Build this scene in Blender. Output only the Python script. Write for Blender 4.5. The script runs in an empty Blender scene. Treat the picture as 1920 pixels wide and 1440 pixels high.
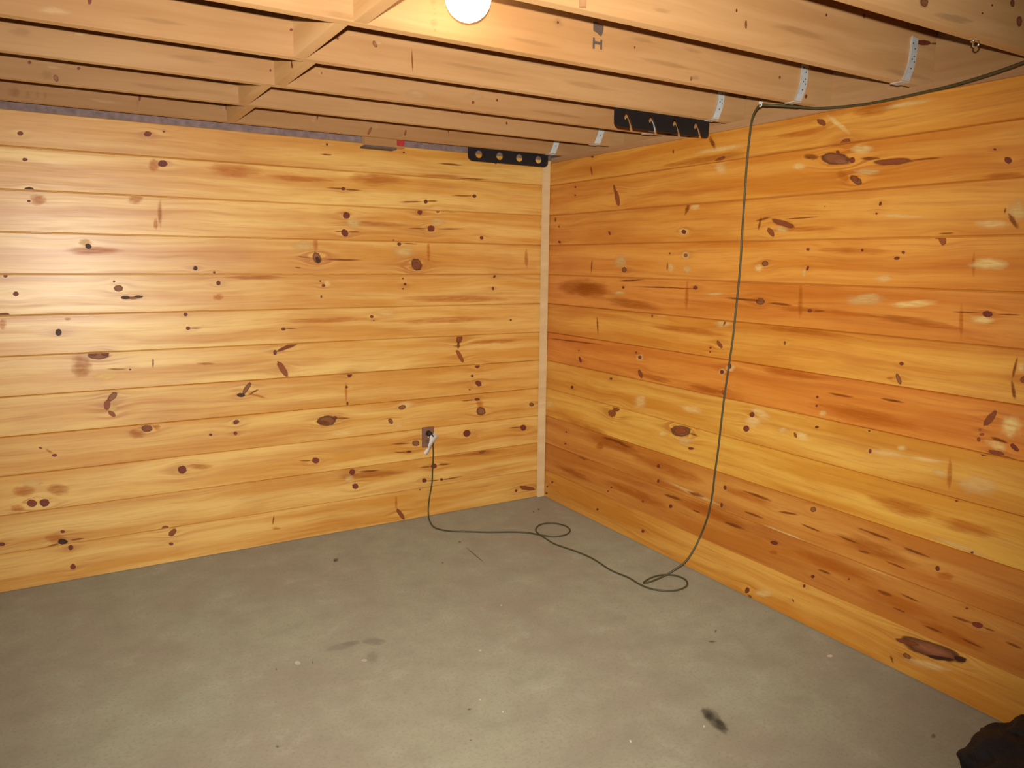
import bpy, bmesh, math, random
import numpy as np
from mathutils import Vector, Matrix

scene = bpy.context.scene
COL = scene.collection

# ---------------------------------------------------------------- camera
CAM_POS = Vector((-2.5634, -3.8505, 1.489))
YAW, PITCH, ROLL, FOCAL = 0.5429, -0.1633, 0.0115, 1397.7      # focal length in pixels of the 1920 frame
fwd = Vector((math.sin(YAW)*math.cos(PITCH), math.cos(YAW)*math.cos(PITCH), math.sin(PITCH)))
r0 = Vector((math.cos(YAW), -math.sin(YAW), 0.0))
u0 = r0.cross(fwd)
cr, sr = math.cos(ROLL), math.sin(ROLL)
right = r0*cr + u0*sr
up = u0*cr - r0*sr
cam_data = bpy.data.cameras.new('camera')
cam_data.sensor_fit = 'HORIZONTAL'
cam_data.sensor_width = 36.0
cam_data.lens = FOCAL/1920.0*36.0
cam_data.clip_start = 0.02
cam = bpy.data.objects.new('camera', cam_data)
COL.objects.link(cam)
cam.matrix_world = Matrix(((right.x, up.x, -fwd.x, CAM_POS.x), (right.y, up.y, -fwd.y, CAM_POS.y),
                           (right.z, up.z, -fwd.z, CAM_POS.z), (0, 0, 0, 1)))
scene.camera = cam

# ---------------------------------------------------------------- world, flash, exposure
world = bpy.data.worlds.new('world'); scene.world = world
world.use_nodes = True
world.node_tree.nodes['Background'].inputs['Color'].default_value = (1.0, 0.8, 0.6, 1)
world.node_tree.nodes['Background'].inputs['Strength'].default_value = 0.05

# the photograph was taken with the camera's own flash, a few centimetres above the lens
fl = bpy.data.lights.new('camera_flash', 'SPOT')
fl.energy = 490.0
fl.color = (1.0, 0.955, 0.85)
fl.shadow_soft_size = 0.012
fl.spot_size = math.radians(107)
fl.spot_blend = 1.0
flash = bpy.data.objects.new('camera_flash', fl)
COL.objects.link(flash)
flash.location = CAM_POS + up*0.085
aim = (fwd + up*0.0 - right*0.10).normalized()
flash.rotation_euler = (-aim).to_track_quat('Z', 'Y').to_euler()

scene.view_settings.view_transform = 'Standard'
scene.view_settings.look = 'None'
scene.view_settings.gamma = 1.0
scene.view_settings.use_curve_mapping = False
scene.view_settings.exposure = 0.0

# ---------------------------------------------------------------- marks in the timber and on the concrete
# each: centre (2 numbers), half axis a (2), half axis b (2), kind; metres in the plane of the surface
BACK_MARKS = [
(-2.2398,1.7501,.037,.0019,-.0018,-.0283,4),(-2.1585,1.8985,.0265,.0019,-.002,-.033,4),(-1.9107,1.301,.0293,-.0004,-.0009,-.018,4),(-2.5456,1.2138,.0163,-.0005,-.0005,-.0071,4),(-2.5098,.9966,.0457,-.0029,-.0042,-.058,4),(-1.9808,.9789,.0486,-.003,-.0004,-.0078,4),
(-1.749,.8011,.0549,-.0202,-.0024,-.0078,4),(-2.304,.6658,.0404,-.0045,-.0016,-.0256,4),(-2.218,.6876,.0184,-.002,-.0009,-.0155,4),(-2.6612,.6244,.0166,-.0144,-.0035,-.006,4),(-2.7862,1.2004,.0151,-.0005,-.0023,-.0273,4),(-2.616,1.7241,.0349,.0018,-.0021,-.0268,4),
(-2.0394,.4689,.0685,-.0092,-.0009,-.0162,4),(-2.7672,.4544,.0492,-.0075,-.0023,-.0292,4),(-2.642,.4428,.0512,-.0078,-.0022,-.0298,4),(-2.7989,.3805,.0294,-.0049,-.0016,-.0195,4),(-2.6655,.2135,.0453,-.0085,-.0019,-.0252,4),(-2.1286,.3539,.0144,-.0022,-.0003,-.0054,4),
(-1.6816,.0838,.0247,-.0045,-.0003,-.0088,4),(-.7005,1.95,.1633,.0058,-.0004,-.0086,4),(-1.0781,1.9087,.1783,.0028,-.0029,-.0384,4),(-.7908,1.5356,.013,.0002,-.0005,-.0643,4),(-.1491,1.5048,.0151,.0002,.0011,-.0632,4),(-1.4247,1.5631,.0166,.0003,-.0013,-.0404,4),
(-1.2842,.7798,.0089,-.0007,-.0016,-.0641,4),(-.4622,.6418,.0291,-.0026,.0001,-.026,4),(-1.0053,.1149,.0098,-.0016,-.0007,-.0444,4),(-1.7286,1.3956,.1536,-.0002,-.0006,-.0131,4),(-2.1445,1.688,.0112,.0005,-.0043,-.0722,4),(-2.1653,1.6392,.0112,.0004,-.0017,-.0289,4),
(-2.4149,1.5142,.1252,.0021,-.0015,-.0211,4),(-1.8059,1.9018,.1461,-.0002,-.004,-.0348,4),(-.6048,1.2728,.4119,-.0065,-0,-.0244,4),(-1.5007,1.8842,.1858,-.0007,-.0017,-.0156,4),(-.3552,1.0152,.2201,.0001,.0011,-.016,4),(-1.1123,1.6756,.2382,.0005,-.001,-.0167,4),
(-1.3579,1.173,.2571,.001,.0001,-.0168,4),(-.7071,1.1533,.37,.0004,.0007,-.0213,4),(-.5335,.3484,.3243,-.0199,.0021,-.0266,4),(-1.1396,.3013,.2185,-.0119,.0015,-.0217,4),(-1.2209,1.6773,.0522,.0018,-.0008,-.0329,3),(-.7376,1.7001,.0589,.0021,-.0001,-.0262,3),
(-.9375,1.5332,.0783,.0013,-.0005,-.0402,3),(-1.0513,1.2045,.0771,-.0019,-.0004,-.0232,3),(-1.488,1.5537,.0679,.0014,-.0011,-.032,3),(-.9857,.5661,.0386,-.004,-.0002,-.0154,3),(-1.3107,.5588,.083,-.0092,-.0005,-.0207,3),(-1.2756,.2901,.0333,-.0048,-.0008,-.0303,3),
(-.6748,.6386,.0035,-.0003,-0,-.0032,3),(-2.4114,.9484,.0646,.002,.0002,-.0222,3),(-2.3998,.7978,.0304,-.0028,-.002,-.03,3),(-2.7364,.4892,.0496,-.0073,-.0015,-.0195,3),(-1.3695,1.3622,.0254,-.0001,-.0006,-.0193,3),(-2.4538,1.5484,.0288,.0006,-.0013,-.0186,3),
(-1.8505,.6788,.0307,-.0031,-.001,-.0218,3),(-.3551,.9991,.0515,-.0024,.0001,-.0096,3),(-.9422,.6786,.0639,.0049,.0052,-.0307,3),(-2.6594,1.9939,.0105,.001,-.0007,-.0093,0),(-2.1741,2.0369,.016,.0015,-.0007,-.012,0),(-2.1063,2.0539,.0058,.0005,-.0003,-.005,0),
(-2.6516,1.8888,.0098,.0008,-.0006,-.0075,0),(-2.1196,1.9112,.0212,.0016,-.0009,-.0153,0),(-2.6473,1.7656,.019,.0011,-.0009,-.0109,7),(-2.6511,1.7179,.0066,.0003,-.0005,-.0057,0),(-2.443,1.533,.0119,-.0048,-.0047,-.0119,7),(-2.0057,1.4386,.0106,.0001,-.0005,-.0102,7),
(-1.9225,1.4187,.0063,0,-.0003,-.0066,0),(-1.9054,1.3682,.0105,-.0001,-.0005,-.011,0),(-2.7594,1.4035,.0081,-0,-.0006,-.0077,0),(-2.7287,1.3266,.0107,-.0001,-.0009,-.0107,0),(-2.3373,1.3463,.0198,-.0002,-.001,-.0155,1),(-2.284,1.3023,.0482,-.0007,-.0005,-.0085,2),
(-2.3119,1.3044,.0196,-.0003,-.0006,-.0087,7),(-2.2568,1.3085,.0199,-.0003,-.0003,-.0055,7),(-2.3524,1.3772,.0055,-0,-.0003,-.0041,0),(-2.5851,1.1549,.0127,-.0005,-.0013,-.017,7),(-2.0612,1.2206,.0101,-.0003,-.0005,-.0087,0),(-2.0531,1.1549,.0102,-.0004,-.0005,-.0088,0),
(-2.0222,1.1532,.0334,-.0012,-.0002,-.0041,2),(-2.4391,1.0435,.0468,-.0026,-.0012,-.0179,1),(-2.4576,1.0518,.0163,-.0009,-.0007,-.0104,0),(-2.4108,1.0517,.0165,-.0009,-.0009,-.0126,0),(-2.2154,.997,.005,-.0003,-.0015,-.0252,2),(-2.3136,.9717,.0057,-.0004,-.0003,-.0043,0),
(-2.366,.9776,.0478,-.0031,-.0002,-.0032,2),(-2.3942,.85,.0197,.0195,.0085,-.0113,1),(-2.4183,.8145,.0139,-.0035,-.0048,-.0252,8),(-2.4017,.7703,.0142,-.0136,-.0065,-.0091,8),(-1.7966,.8432,.0217,.0291,.0094,-.0079,1),(-1.8264,.8103,.0207,-.0017,-.0005,-.011,7),
(-1.7638,.8215,.0324,.0166,.0024,-.0049,2),(-2.2596,.685,.0251,-.0027,-.001,-.0166,1),(-2.2597,.6842,.0128,-.0014,-.0005,-.0085,8),(-2.6926,.643,.0062,-.0036,-.0015,-.0038,0),(-2.6415,.6027,.0105,-.0013,-.0006,-.0074,0),(-1.9794,.6244,.0085,-.0009,-.0004,-.0069,0),
(-1.8558,.6752,.0157,.0044,.0031,-.011,1),(-1.8558,.6738,.0088,-.0009,-.0003,-.007,0),(-1.8623,.618,.0099,-.0011,-.0004,-.0094,0),(-2.7771,1.2412,.0195,-.0005,-.0005,-.0059,0),(-1.5821,1.0431,.0646,.023,.0039,-.011,8),(-1.5821,1.0431,.0611,.0218,.0018,-.0052,2),
(-1.6161,.9291,.0252,-.0457,-.0143,-.008,8),(-1.6503,1.0164,.0091,-.0005,-.0006,-.0141,0),(-2.1181,.4639,.0206,-.0028,-.0012,-.0207,0),(-2.7446,.3956,.0197,-.0032,-.0014,-.0179,0),(-2.6971,.3899,.02,-.0032,-.0014,-.0181,0),(-2.6366,.2422,.0089,-.0016,-.0006,-.0076,0),
(-2.6401,.1943,.0213,-.0055,-.0016,-.0136,7),(-2.5823,.1952,.0296,-.0006,.0002,-.0052,2),(-2.6112,.1593,.0108,-.0021,-.001,-.0132,0),(-2.6093,.0652,.0118,-.0025,-.0011,-.0144,0),(-2.8688,.2258,.0116,-.0022,-.0008,-.0095,0),(-2.1794,.1526,.0169,.0152,.0089,-.0126,8),
(-2.1891,.096,.0102,-.002,-.0005,-.0082,0),(-1.6935,.1329,.0048,-.0016,-.0049,-.0281,2),(-2.6781,.1852,.0305,.004,.0006,-.0046,2),(-2.2105,.1823,.0177,-.0032,-.0007,-.0127,8),(-1.2574,1.7141,.0184,-.0056,-.0067,-.0167,0),(-1.2698,1.6246,.0154,.0105,.0123,-.017,0),
(-1.2191,1.6313,.0378,.0011,-.0001,-.0049,2),(-1.2996,1.6311,.0284,.0008,-.0001,-.0035,2),(-.8417,1.7479,.015,.0006,-.0001,-.0135,0),(-.7324,1.7583,.0112,.0005,-0,-.0087,0),(-.7753,1.6623,.0223,.0007,-.0001,-.0175,0),(-.8572,1.66,.0636,.002,-0,-.004,2),
(-.6551,1.6637,.0936,.0029,-0,-.0041,2),(-.6715,1.758,.0661,-.0012,-.0003,-.0035,2),(-.8067,1.8066,.0124,.0006,-.0001,-.0111,0),(-.8904,1.8011,.0816,.0053,0,-.0051,2),(-.7694,1.8113,.0388,.0019,-0,-.0043,2),(-1.2716,1.8482,.011,.0006,-.0002,-.0092,0),
(-1.3106,1.8486,.0561,.0005,-.0003,-.0037,2),(-1.2198,1.8458,.0574,.0004,-.0003,-.0043,2),(-.5037,1.8523,.0133,.0007,0,-.0102,0),(-.571,1.8505,.088,.0047,0,-.0041,2),(-.9322,2.057,.0066,.0005,-.0001,-.0059,0),(-.3652,2.0454,.0091,.0007,.0001,-.0076,0),
(-1.3505,2.0627,.0071,.0006,-.0002,-.0067,0),(-1.3531,2.0119,.0358,.0011,-.0004,-.0047,2),(-.6543,2.0162,.0854,-.0002,-.0006,-.0063,2),(-.5372,1.9462,.1358,.0026,-.0003,-.0044,2),(-1.42,1.4944,.0199,.0092,.0126,-.0281,1),(-1.4161,1.485,.0115,.0053,.0069,-.0154,7),
(-1.2863,1.4863,.1091,-.0007,-.0003,-.0061,2),(-1.4872,1.4976,.0379,-.0028,-.0004,-.0035,2),(-.8643,1.4638,.0281,.0121,.0171,-.0339,1),(-.8624,1.4589,.0164,.0071,.0112,-.0223,8),(-.965,1.5742,.012,.0003,-.0001,-.0098,0),(-.9988,1.5925,.0053,.0001,-.0001,-.0049,0),
(-.9056,1.5769,.0503,-.0013,-.0002,-.0034,2),(-.4565,1.6198,.0127,.0003,.0001,-.0104,0),(-1.3903,1.3527,.0097,-.0001,-.0003,-.009,0),(-1.4056,1.375,.0048,-0,-.0001,-.0047,0),(-1.4036,1.2964,.0053,-.0001,-.0002,-.0071,0),(-.9457,1.3889,.0054,-0,-.0001,-.005,0),
(-.9345,1.3574,.0081,-0,-.0001,-.0075,0),(-.9465,1.3322,.0054,-0,-.0001,-.005,0),(-.3642,1.4045,.0074,-.0029,-.0084,-.0157,0),(-.3783,1.3286,.0087,.0027,.0043,-.0101,0),(-1.13,1.184,.0104,-.0003,-.0002,-.0089,0),(-1.1195,1.1629,.0039,-.0001,-.0001,-.0037,0),
(-.2528,1.1395,.0081,-.0002,.0001,-.0069,0),(-1.5189,1.4437,.0188,-.0015,-.0005,-.004,2),(-1.6045,1.1343,.0111,-.0004,-.0003,-.0082,0),(-1.5678,1.1357,.0379,-.0014,-.0001,-.0033,2),(-1.2605,.8742,.0103,-.0079,-.0094,-.0121,0),(-1.2805,.8087,.0076,-.0006,-.0002,-.0075,0),
(-1.2786,.7196,.0064,-.0006,-.0003,-.0101,0),(-.4788,.8748,.0119,-.0096,-.0126,-.0127,0),(-.5147,.8166,.0098,-.0007,0,-.0082,0),(-.4725,.7677,.0191,-.0133,-.0106,-.0128,0),(-.5316,.736,.0061,-.0005,0,-.0055,0),(-.4804,.6732,.0187,-.0016,0,-.0089,0),
(-.5414,.6714,.0497,-.0004,.0004,-.0042,2),(-.9608,.669,.023,.0037,.0035,-.0134,1),(-1.0314,.5963,.0115,.0052,.0092,-.0168,1),(-1.3937,.6352,.0532,-.0007,.0017,-.0296,1),(-1.3497,.6468,.0138,-.0014,-.0003,-.01,0),(-1.3145,.6418,.059,-.0059,-.0001,-.0044,2),
(-1.4171,.6288,.04,-.0077,-.0014,-.0115,2),(-.4547,.5987,.0335,-.0032,.0001,-.027,1),(-.0956,.6072,.0182,-.0016,.0002,-.0131,1),(-.5496,.4725,.0227,.0094,.0116,-.0195,0),(-.1537,.4655,.0229,-.0024,.0003,-.0191,0),(-.2172,.4719,.0462,-.0014,.0006,-.0051,2),
(-.8793,.4503,.0244,-.0029,-.0002,-.0173,1),(-.9227,.4065,.0155,-.0019,-.0001,-.007,0),(-.9711,.4592,.0712,-.0048,.0002,-.0047,2),(-.9718,.4095,.0584,-.0073,-.0001,-.0041,2),(-.446,.3474,.0196,.0023,.0034,-.0117,1),(-1.4614,.4251,.0202,-.0026,-.0006,-.0176,0),
(-1.5178,.4307,.0395,-.0052,-.0001,-.0041,2),(-1.2599,.3334,.016,.0069,.0081,-.0158,0),(-1.1641,.3248,.0745,-.0051,.0003,-.0068,2),(-1.2452,.249,.0184,-.0027,-.0004,-.0165,0),(-.7662,.3004,.0203,.0006,.0027,-.0154,0),(-.7037,.3017,.0485,-.0025,.0006,-.0065,2),
(-.8203,.3013,.0402,-.0001,.0006,-.0045,2),(-.8288,.2222,.0151,-.0022,-.0001,-.0133,0),(-.718,.2126,.0108,-.0016,-0,-.0084,0),(-.6478,.2107,.0766,.0016,.001,-.0053,2),(-.7732,.2141,.0479,-.003,.0004,-.0042,2),(-.8566,.1732,.0058,-.0009,-.0001,-.0083,0),
(-.1182,.0686,.0636,-.0174,-.0021,-.0144,8),(-.1997,.0649,.0102,-.0016,.0001,-.009,0),(-.5987,1.0392,.0186,-.0062,-.0101,-.0273,8),(-.6188,.9991,.0275,-.0035,-.0009,-.0092,4),(-.5959,.9386,.013,.0055,.0246,-.043,8),(-.9801,.0437,.0115,.0058,.0243,-.0387,8),
(-.6049,1.0047,.0104,-.0005,-0,-.0249,2)]
RIGHT_MARKS = [
(-.3447,1.341,-.259,.0014,.0026,-.0579,4),(-.4619,1.3303,-.1975,-.0027,.0046,-.0477,4),(-.4109,1.3494,-.1311,.0046,-.0011,-.024,4),(-.8109,1.2745,-.2546,-.0152,.0059,-.0278,4),(-1.0115,.9091,-.1327,-.004,.0048,-.0167,4),(-1.3702,.9062,-.1393,-.0026,.004,-.0179,4),
(-1.4585,1.2232,-.0122,-.0024,.0091,-.0234,4),(-1.2071,1.3341,-.0143,.0003,-.0015,-.076,4),(-2.5122,1.4935,-.0084,.0001,-.0046,-.043,4),(-2.4927,1.3091,-.0086,.0006,-.0068,-.0634,4),(-1.8522,1.3418,-.0128,.0007,-.0068,-.0771,4),(-2.0725,1.3065,-.1582,-.0045,.0002,-.0101,4),
(-2.4057,1.2862,-.1102,-.0008,-.0001,-.0091,4),(-1.8891,2.0317,-.0225,-.0135,.0059,-.0088,8),(-2.0014,1.8205,-.0316,-.0207,.0104,-.0135,4),(-2.2646,1.0847,-.0162,.0023,-.0006,-.0058,4),(-.5737,.4544,-.044,.0098,-.0012,-.0247,4),(-1.8105,.256,-.0272,.0033,.0021,-.0101,4),
(-2.5326,.4256,-.0356,.0068,.001,-.0178,4),(-2.354,.6199,-.1465,.0043,.0051,-.0328,4),(-2.5892,.6187,-.1177,.0061,.0031,-.0266,4),(-2.5094,.7842,-.0106,.0021,-.0033,-.0596,4),(-.3284,.235,-.1992,-.0054,.013,-.0214,4),(-.6967,.4968,-.2648,-.0044,.0173,-.038,4),
(-.3962,.5342,-.3011,.0002,.0148,-.0334,4),(-1.1276,.4579,-.2925,-.0069,.017,-.0407,4),(-1.43,.324,-.2863,-.0024,.0151,-.0389,4),(-1.6458,.4641,-.1724,-.0021,.0084,-.0257,4),(-.891,.2656,-.2824,-.0025,.0153,-.0317,4),(-2.0958,.3031,-.2039,.0029,.0079,-.0281,4),
(-2.3697,.2586,-.1722,-.0018,.0083,-.0306,4),(-2.2677,.4305,-.184,-.0008,.0085,-.0348,4),(-2.5687,.2233,-.1345,-.0028,.0064,-.0248,4),(-1.7939,2.0029,-.1492,-.0008,-.004,-.0146,4),(-2.1101,2.0438,-.1022,-.0003,-.0076,-.0265,4),(-1.2769,1.9549,-.2953,.0021,-.0062,-.0216,4),
(-1.8269,1.6283,-.2035,-.0002,-.0016,-.0126,4),(-1.2292,1.1699,-.3196,-.001,.0021,-.0205,4),(-1.8626,1.2236,-.2306,-.0009,.0006,-.0173,4),(-2.0726,1.5425,-.178,-.0038,-.0012,-.0158,4),(-2.5711,1.7705,-.0623,.0002,-.0025,-.0132,4),(-2.3054,1.2991,-.1567,-.0018,-.0002,-.0151,4),
(-1.855,1.3096,-.1537,-.002,.0002,-.0129,4),(-2.1757,.9276,-.2372,-.0031,.0047,-.037,4),(-1.8259,1.0434,-.1579,.0003,.0022,-.0224,4),(-1.3778,1.9075,-.0415,-.004,-.0023,-.0302,3),(-1.2306,1.7507,-.0381,-.0021,-.0014,-.0195,3),(-1.1682,1.6378,-.043,-.0012,-.0014,-.02,3),
(-.7023,1.4947,-.0622,.0004,-.0023,-.042,3),(-1.6293,1.4733,-.0287,.0004,-.0015,-.018,3),(-1.0919,1.4662,-.0299,.0004,-.0017,-.0257,3),(-1.2019,1.4601,-.0355,.0005,-.0014,-.0201,3),(-1.1867,1.5259,-.0357,-0,-.0017,-.025,3),(-1.7353,1.631,-.0396,-.0095,.0036,-.0145,3),
(-1.9605,2.0155,-.058,-.044,.0077,-.008,3),(-2.0703,1.9095,-.0566,-.0066,-.002,-.021,3),(-1.7975,1.8756,-.0358,-.0035,-.0015,-.0166,3),(-2.104,1.8266,-.0643,-.0059,-.0013,-.0133,3),(-2.2491,1.6619,-.109,-.0084,-.0005,-.0074,3),(-2.6249,1.6615,-.0303,.0106,-.0181,-.0404,3),
(-2.5555,1.6234,-.0645,-.0023,-.0018,-.0167,3),(-1.86,1.4552,-.0101,.0002,-.0019,-.0212,3),(-2.2045,1.4417,-.0412,.0011,-.0015,-.0153,3),(-2.1338,1.3621,-.0895,.0131,-.0054,-.0253,3),(-2.3191,1.3563,-.0954,.0117,-.0026,-.0148,3),(-2.5564,1.4974,-.0683,.0006,-.0024,-.022,3),
(-2.5596,1.3175,-.0427,.0031,-.0017,-.0155,3),(-2.6894,1.1798,-.0121,.0015,-.0024,-.0216,3),(-2.6815,.9866,-.0369,.0073,-.0045,-.0408,3),(-1.9966,.9053,-.0193,.0035,-.0014,-.0149,3),(-.7069,1.3286,-.0625,.0026,-.0008,-.0141,3),(-1.3873,1.3519,-.0718,.0031,-.0005,-.0073,3),
(-1.0462,1.2317,-.0579,.0039,-.0007,-.0106,3),(-1.4459,1.2198,-.0606,.0047,-.0016,-.0217,3),(-.8865,1.0014,-.0356,.0041,-.0013,-.0223,3),(-1.4562,.9998,-.0273,.0036,-.0016,-.0207,3),(-1.5054,1.0246,-.0312,.004,-.0015,-.0193,3),(-.9045,.7694,-.0588,.0099,-.0027,-.0451,3),
(-.056,.6133,-.0475,.0081,-.0009,-.027,3),(-1.6544,.8072,-.0526,.0101,-.0027,-.033,3),(-1.6891,.8494,-.0644,-.0178,.0127,-.0228,3),(-1.2734,.7947,-.084,.0018,.0045,-.0213,3),(-1.2483,.6335,-.065,.014,-.0018,-.0264,3),(-1.0847,.6345,-.0428,.0088,-.0009,-.0137,3),
(-1.7694,.0527,-.0628,.0255,-.0018,-.0218,3),(-1.8119,.7983,-.0269,.0054,-.0014,-.0158,3),(-1.9085,.791,-.0394,-.004,.0062,-.0203,3),(-2.2736,.8052,-.0905,.0084,.0007,-.0162,3),(-2.4225,.8163,-.086,.0081,.0003,-.0097,3),(-2.4768,.7816,-.0334,-.0039,.0035,-.0152,3),
(-2.607,.7726,-.0745,.0057,.0021,-.0403,3),(-2.5084,.0786,-.1009,.0231,.0022,-.0191,3),(-2.2753,.3525,-.1215,-.0023,.0024,-.0088,3),(-1.8578,.3588,-.128,-.0024,.0033,-.0099,3),(-2.5706,.546,-.1175,-.0051,.002,-.0097,3),(-1.3201,.3855,-.2309,-.0121,.0051,-.0113,3),
(-2.332,.8385,-.0237,.0053,-.0012,-.0116,3),(-2.6459,.9176,-.0389,-.0066,.0036,-.0175,3),(-1.3715,1.9909,-.1867,.0021,-.0044,-.014,3),(-2.2301,2.0424,-.1136,-.0003,-.0031,-.0109,3),(-.2732,1.9102,-.0103,-.0008,-.0003,-.0059,0),(-.2751,1.8656,-.009,-.0006,-.0002,-.0051,0),
(-.6577,1.8235,-.0204,.0014,-.0172,-.0441,8),(-.6327,1.872,-.0103,.0006,-.0102,-.0261,8),(-.4259,1.9845,-.0086,.0001,-.0098,-.029,2),(-1.3209,2.0257,-.013,.0028,-.0231,-.0343,2),(-1.3748,1.9481,-.0318,.0076,-.0057,-.0084,8),(-1.1823,1.7436,-.0135,-.0041,.0147,-.0316,2),
(-.6015,1.6447,-.0081,.0016,-.0074,-.0116,0),(-1.1683,1.6365,-.0162,-.0045,.0046,-.0099,0),(-.1177,1.6943,-.0096,-.0003,-.0002,-.0053,0),(-.1295,1.6048,-.0159,-.0035,.0039,-.0062,0),(-1.0702,2.0161,-.0066,-.0008,-.0008,-.0124,2),(-1.1867,1.5259,-.0138,-0,-.0006,-.0092,1),
(-1.0761,1.5355,-.0065,-0,-.0003,-.0044,0),(-.7379,1.4504,-.0202,.0003,-.0008,-.0141,1),(-.4506,1.4636,-.0079,-.0002,.0017,-.0414,2),(-1.0652,1.471,-.0061,.0001,-.0014,-.0207,2),(-1.6619,1.4915,-.0181,.0002,-.0009,-.0113,1),(-.4271,2.0612,-.0147,-.0016,-.0002,-.0049,0),
(-.0797,1.7361,-.0113,-.0005,-.0006,-.0156,2),(-1.7413,1.6544,-.0635,-.0185,.0037,-.0114,8),(-1.6817,1.6216,-.0112,.0062,-.018,-.019,8),(-1.6353,1.6759,-.0429,.0074,-.0023,-.0054,2),(-1.6199,1.6566,-.0071,-.0014,.0058,-.0301,2),(-1.823,1.6724,-.1013,.0016,-.0006,-.0034,2),
(-2.0015,1.9393,-.019,.0122,-.0128,-.0133,8),(-1.9609,1.888,-.0666,-.011,-.0002,-.0225,1),(-1.985,1.8747,-.0414,-.0092,.0008,-.0115,9),(-1.8521,1.9067,-.0397,-.006,-.0003,-.0121,2),(-2.0343,1.8754,-.0125,-.0013,-.0011,-.0117,0),(-1.9702,1.9114,-.0096,-.004,.0019,-.0053,0),
(-2.1942,1.8531,-.0794,-.0044,-.0019,-.0122,8),(-2.3159,1.8493,-.0628,-.0015,-.0008,-.0043,2),(-2.1058,1.8735,-.0427,-.0046,-.0007,-.0076,2),(-2.0589,1.801,-.0255,-.0168,.0077,-.0102,1),(-2.0541,1.8063,-.0162,-.0107,.0047,-.0063,8),(-2.5815,1.8171,-.0118,-.0078,.0038,-.008,0),
(-2.5381,1.855,-.0048,-.0006,-.0004,-.0035,0),(-2.1637,1.7091,-.0052,-.002,.0023,-.0075,0),(-2.1525,1.6747,-.0045,-.0002,-.0004,-.0041,0),(-2.6177,1.6294,-.0064,.0049,-.0196,-.0261,2),(-2.5892,1.6633,-.0039,-.0013,.0014,-.0094,2),(-2.4007,1.5778,-.0115,.0041,-.0089,-.0189,8),
(-2.4147,1.5977,-.0301,.0008,-.0005,-.0032,2),(-2.3838,1.5834,-.0127,-.0003,-.0006,-.0053,2),(-1.9326,1.7123,-.0031,-.0002,-.0002,-.0021,0),(-1.8693,1.5489,-.0086,-.0001,-.0005,-.0054,0),(-2.1076,1.5442,-.0056,-0,-.0005,-.005,0),(-2.2677,1.5358,-.0068,-0,-.0006,-.0056,0),
(-2.246,1.5152,-.0108,.0018,-.0018,-.0063,0),(-1.8759,1.4744,-.0058,-.0017,.0032,-.0094,0),(-2.5722,1.3379,-.0155,-.0004,-.0003,-.011,0),(-2.5033,1.339,-.0513,.0014,-.0002,-.0032,2),(-2.6375,1.34,-.0374,.0011,-.0003,-.0033,2),(-1.9009,1.3071,-.0107,.0007,-.0007,-.0073,0),
(-1.9428,1.3086,-.0292,.0018,-.0003,-.0033,2),(-1.7912,1.1665,-.0054,.0005,-.0007,-.0085,1),(-2.3014,1.1421,-.0085,.001,-.0007,-.0069,0),(-2.2971,1.0854,-.0073,.0041,-.0106,-.0192,1),(-2.6716,1.1742,-.0054,-.0005,.003,-.037,2),(-2.6764,1.1031,-.0066,.0024,-.0095,-.034,2),
(-2.6172,1.0005,-.0098,-.0059,.0158,-.0293,8),(-2.5977,.9438,-.0085,.0018,-.0005,-.005,8),(-2.5903,.9577,-.0046,.0009,-.0004,-.0041,8),(-2.5904,.9253,-.0058,.003,-.0029,-.0076,8),(-2.6996,.9225,-.013,-.0091,.0042,-.0071,0),(-2.652,.9366,-.0312,-.0043,.0011,-.0061,2),
(-2.6106,.8792,-.0097,.0032,-.0011,-.0059,0),(-2.6486,.8933,-.0268,-.0011,.0009,-.0083,8),(-2.6883,.8831,-.0278,-.0011,.0008,-.007,2),(-2.7,1.1407,-.0085,.0012,-.0012,-.011,8),(-2.0677,.9901,-.0621,.0001,.0005,-.0055,2),(-2.2788,1.0042,-.0485,-.0001,.0004,-.0051,2),
(-1.9664,.9662,-.0063,.001,-.0005,-.0055,0),(-1.9672,.9305,-.0063,.0011,-.0004,-.0048,0),(-.732,1.3578,-.0114,.0004,-.0004,-.0072,0),(-1.2607,1.3753,-.0164,.0006,-.0007,-.0096,0),(-1.0297,1.3683,-.2517,.003,-.0001,-.0042,2),(-1.6495,1.3314,-.025,.0013,-.0012,-.0146,1),
(-1.546,1.3354,-.1268,-.0024,.0002,-.0061,2),(-1.7532,1.3256,-.0704,-.0022,.0002,-.0057,2),(-.791,1.3959,-.1112,.0081,-.0012,-.0072,2),(-.9677,1.2237,-.0096,.0007,-.0008,-.0121,2),(-.5203,1.1397,-.0087,.0011,-.0097,-.0589,2),(-1.4551,1.2253,-.0066,-.0015,.0092,-.0208,2),
(-1.4338,1.1238,-.0095,.0062,-.0188,-.017,8),(-1.3793,1.1033,-.0074,.0008,-.0004,-.0055,0),(-1.3774,1.0832,-.0043,.0005,-.0004,-.0053,0),(-1.7913,1.1649,-.0049,.0005,-.0005,-.0061,1),(-.3656,.927,-.0104,.0035,-.0123,-.0175,0),(-.3501,.9801,-.0059,.0006,-.0002,-.0035,0),
(-.8865,1.0014,-.0151,.0018,-.0006,-.0096,0),(-.8555,1.0232,-.0058,.0006,-.0004,-.006,0),(-.8979,.9157,-.0138,.0053,-.0142,-.0217,8),(-1.4562,.9998,-.0127,.0017,-.0008,-.0105,0),(-1.4986,1.031,-.0135,.0017,-.001,-.0124,0),(-1.4729,.9071,-.0091,.0034,-.0052,-.0116,8),
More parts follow.
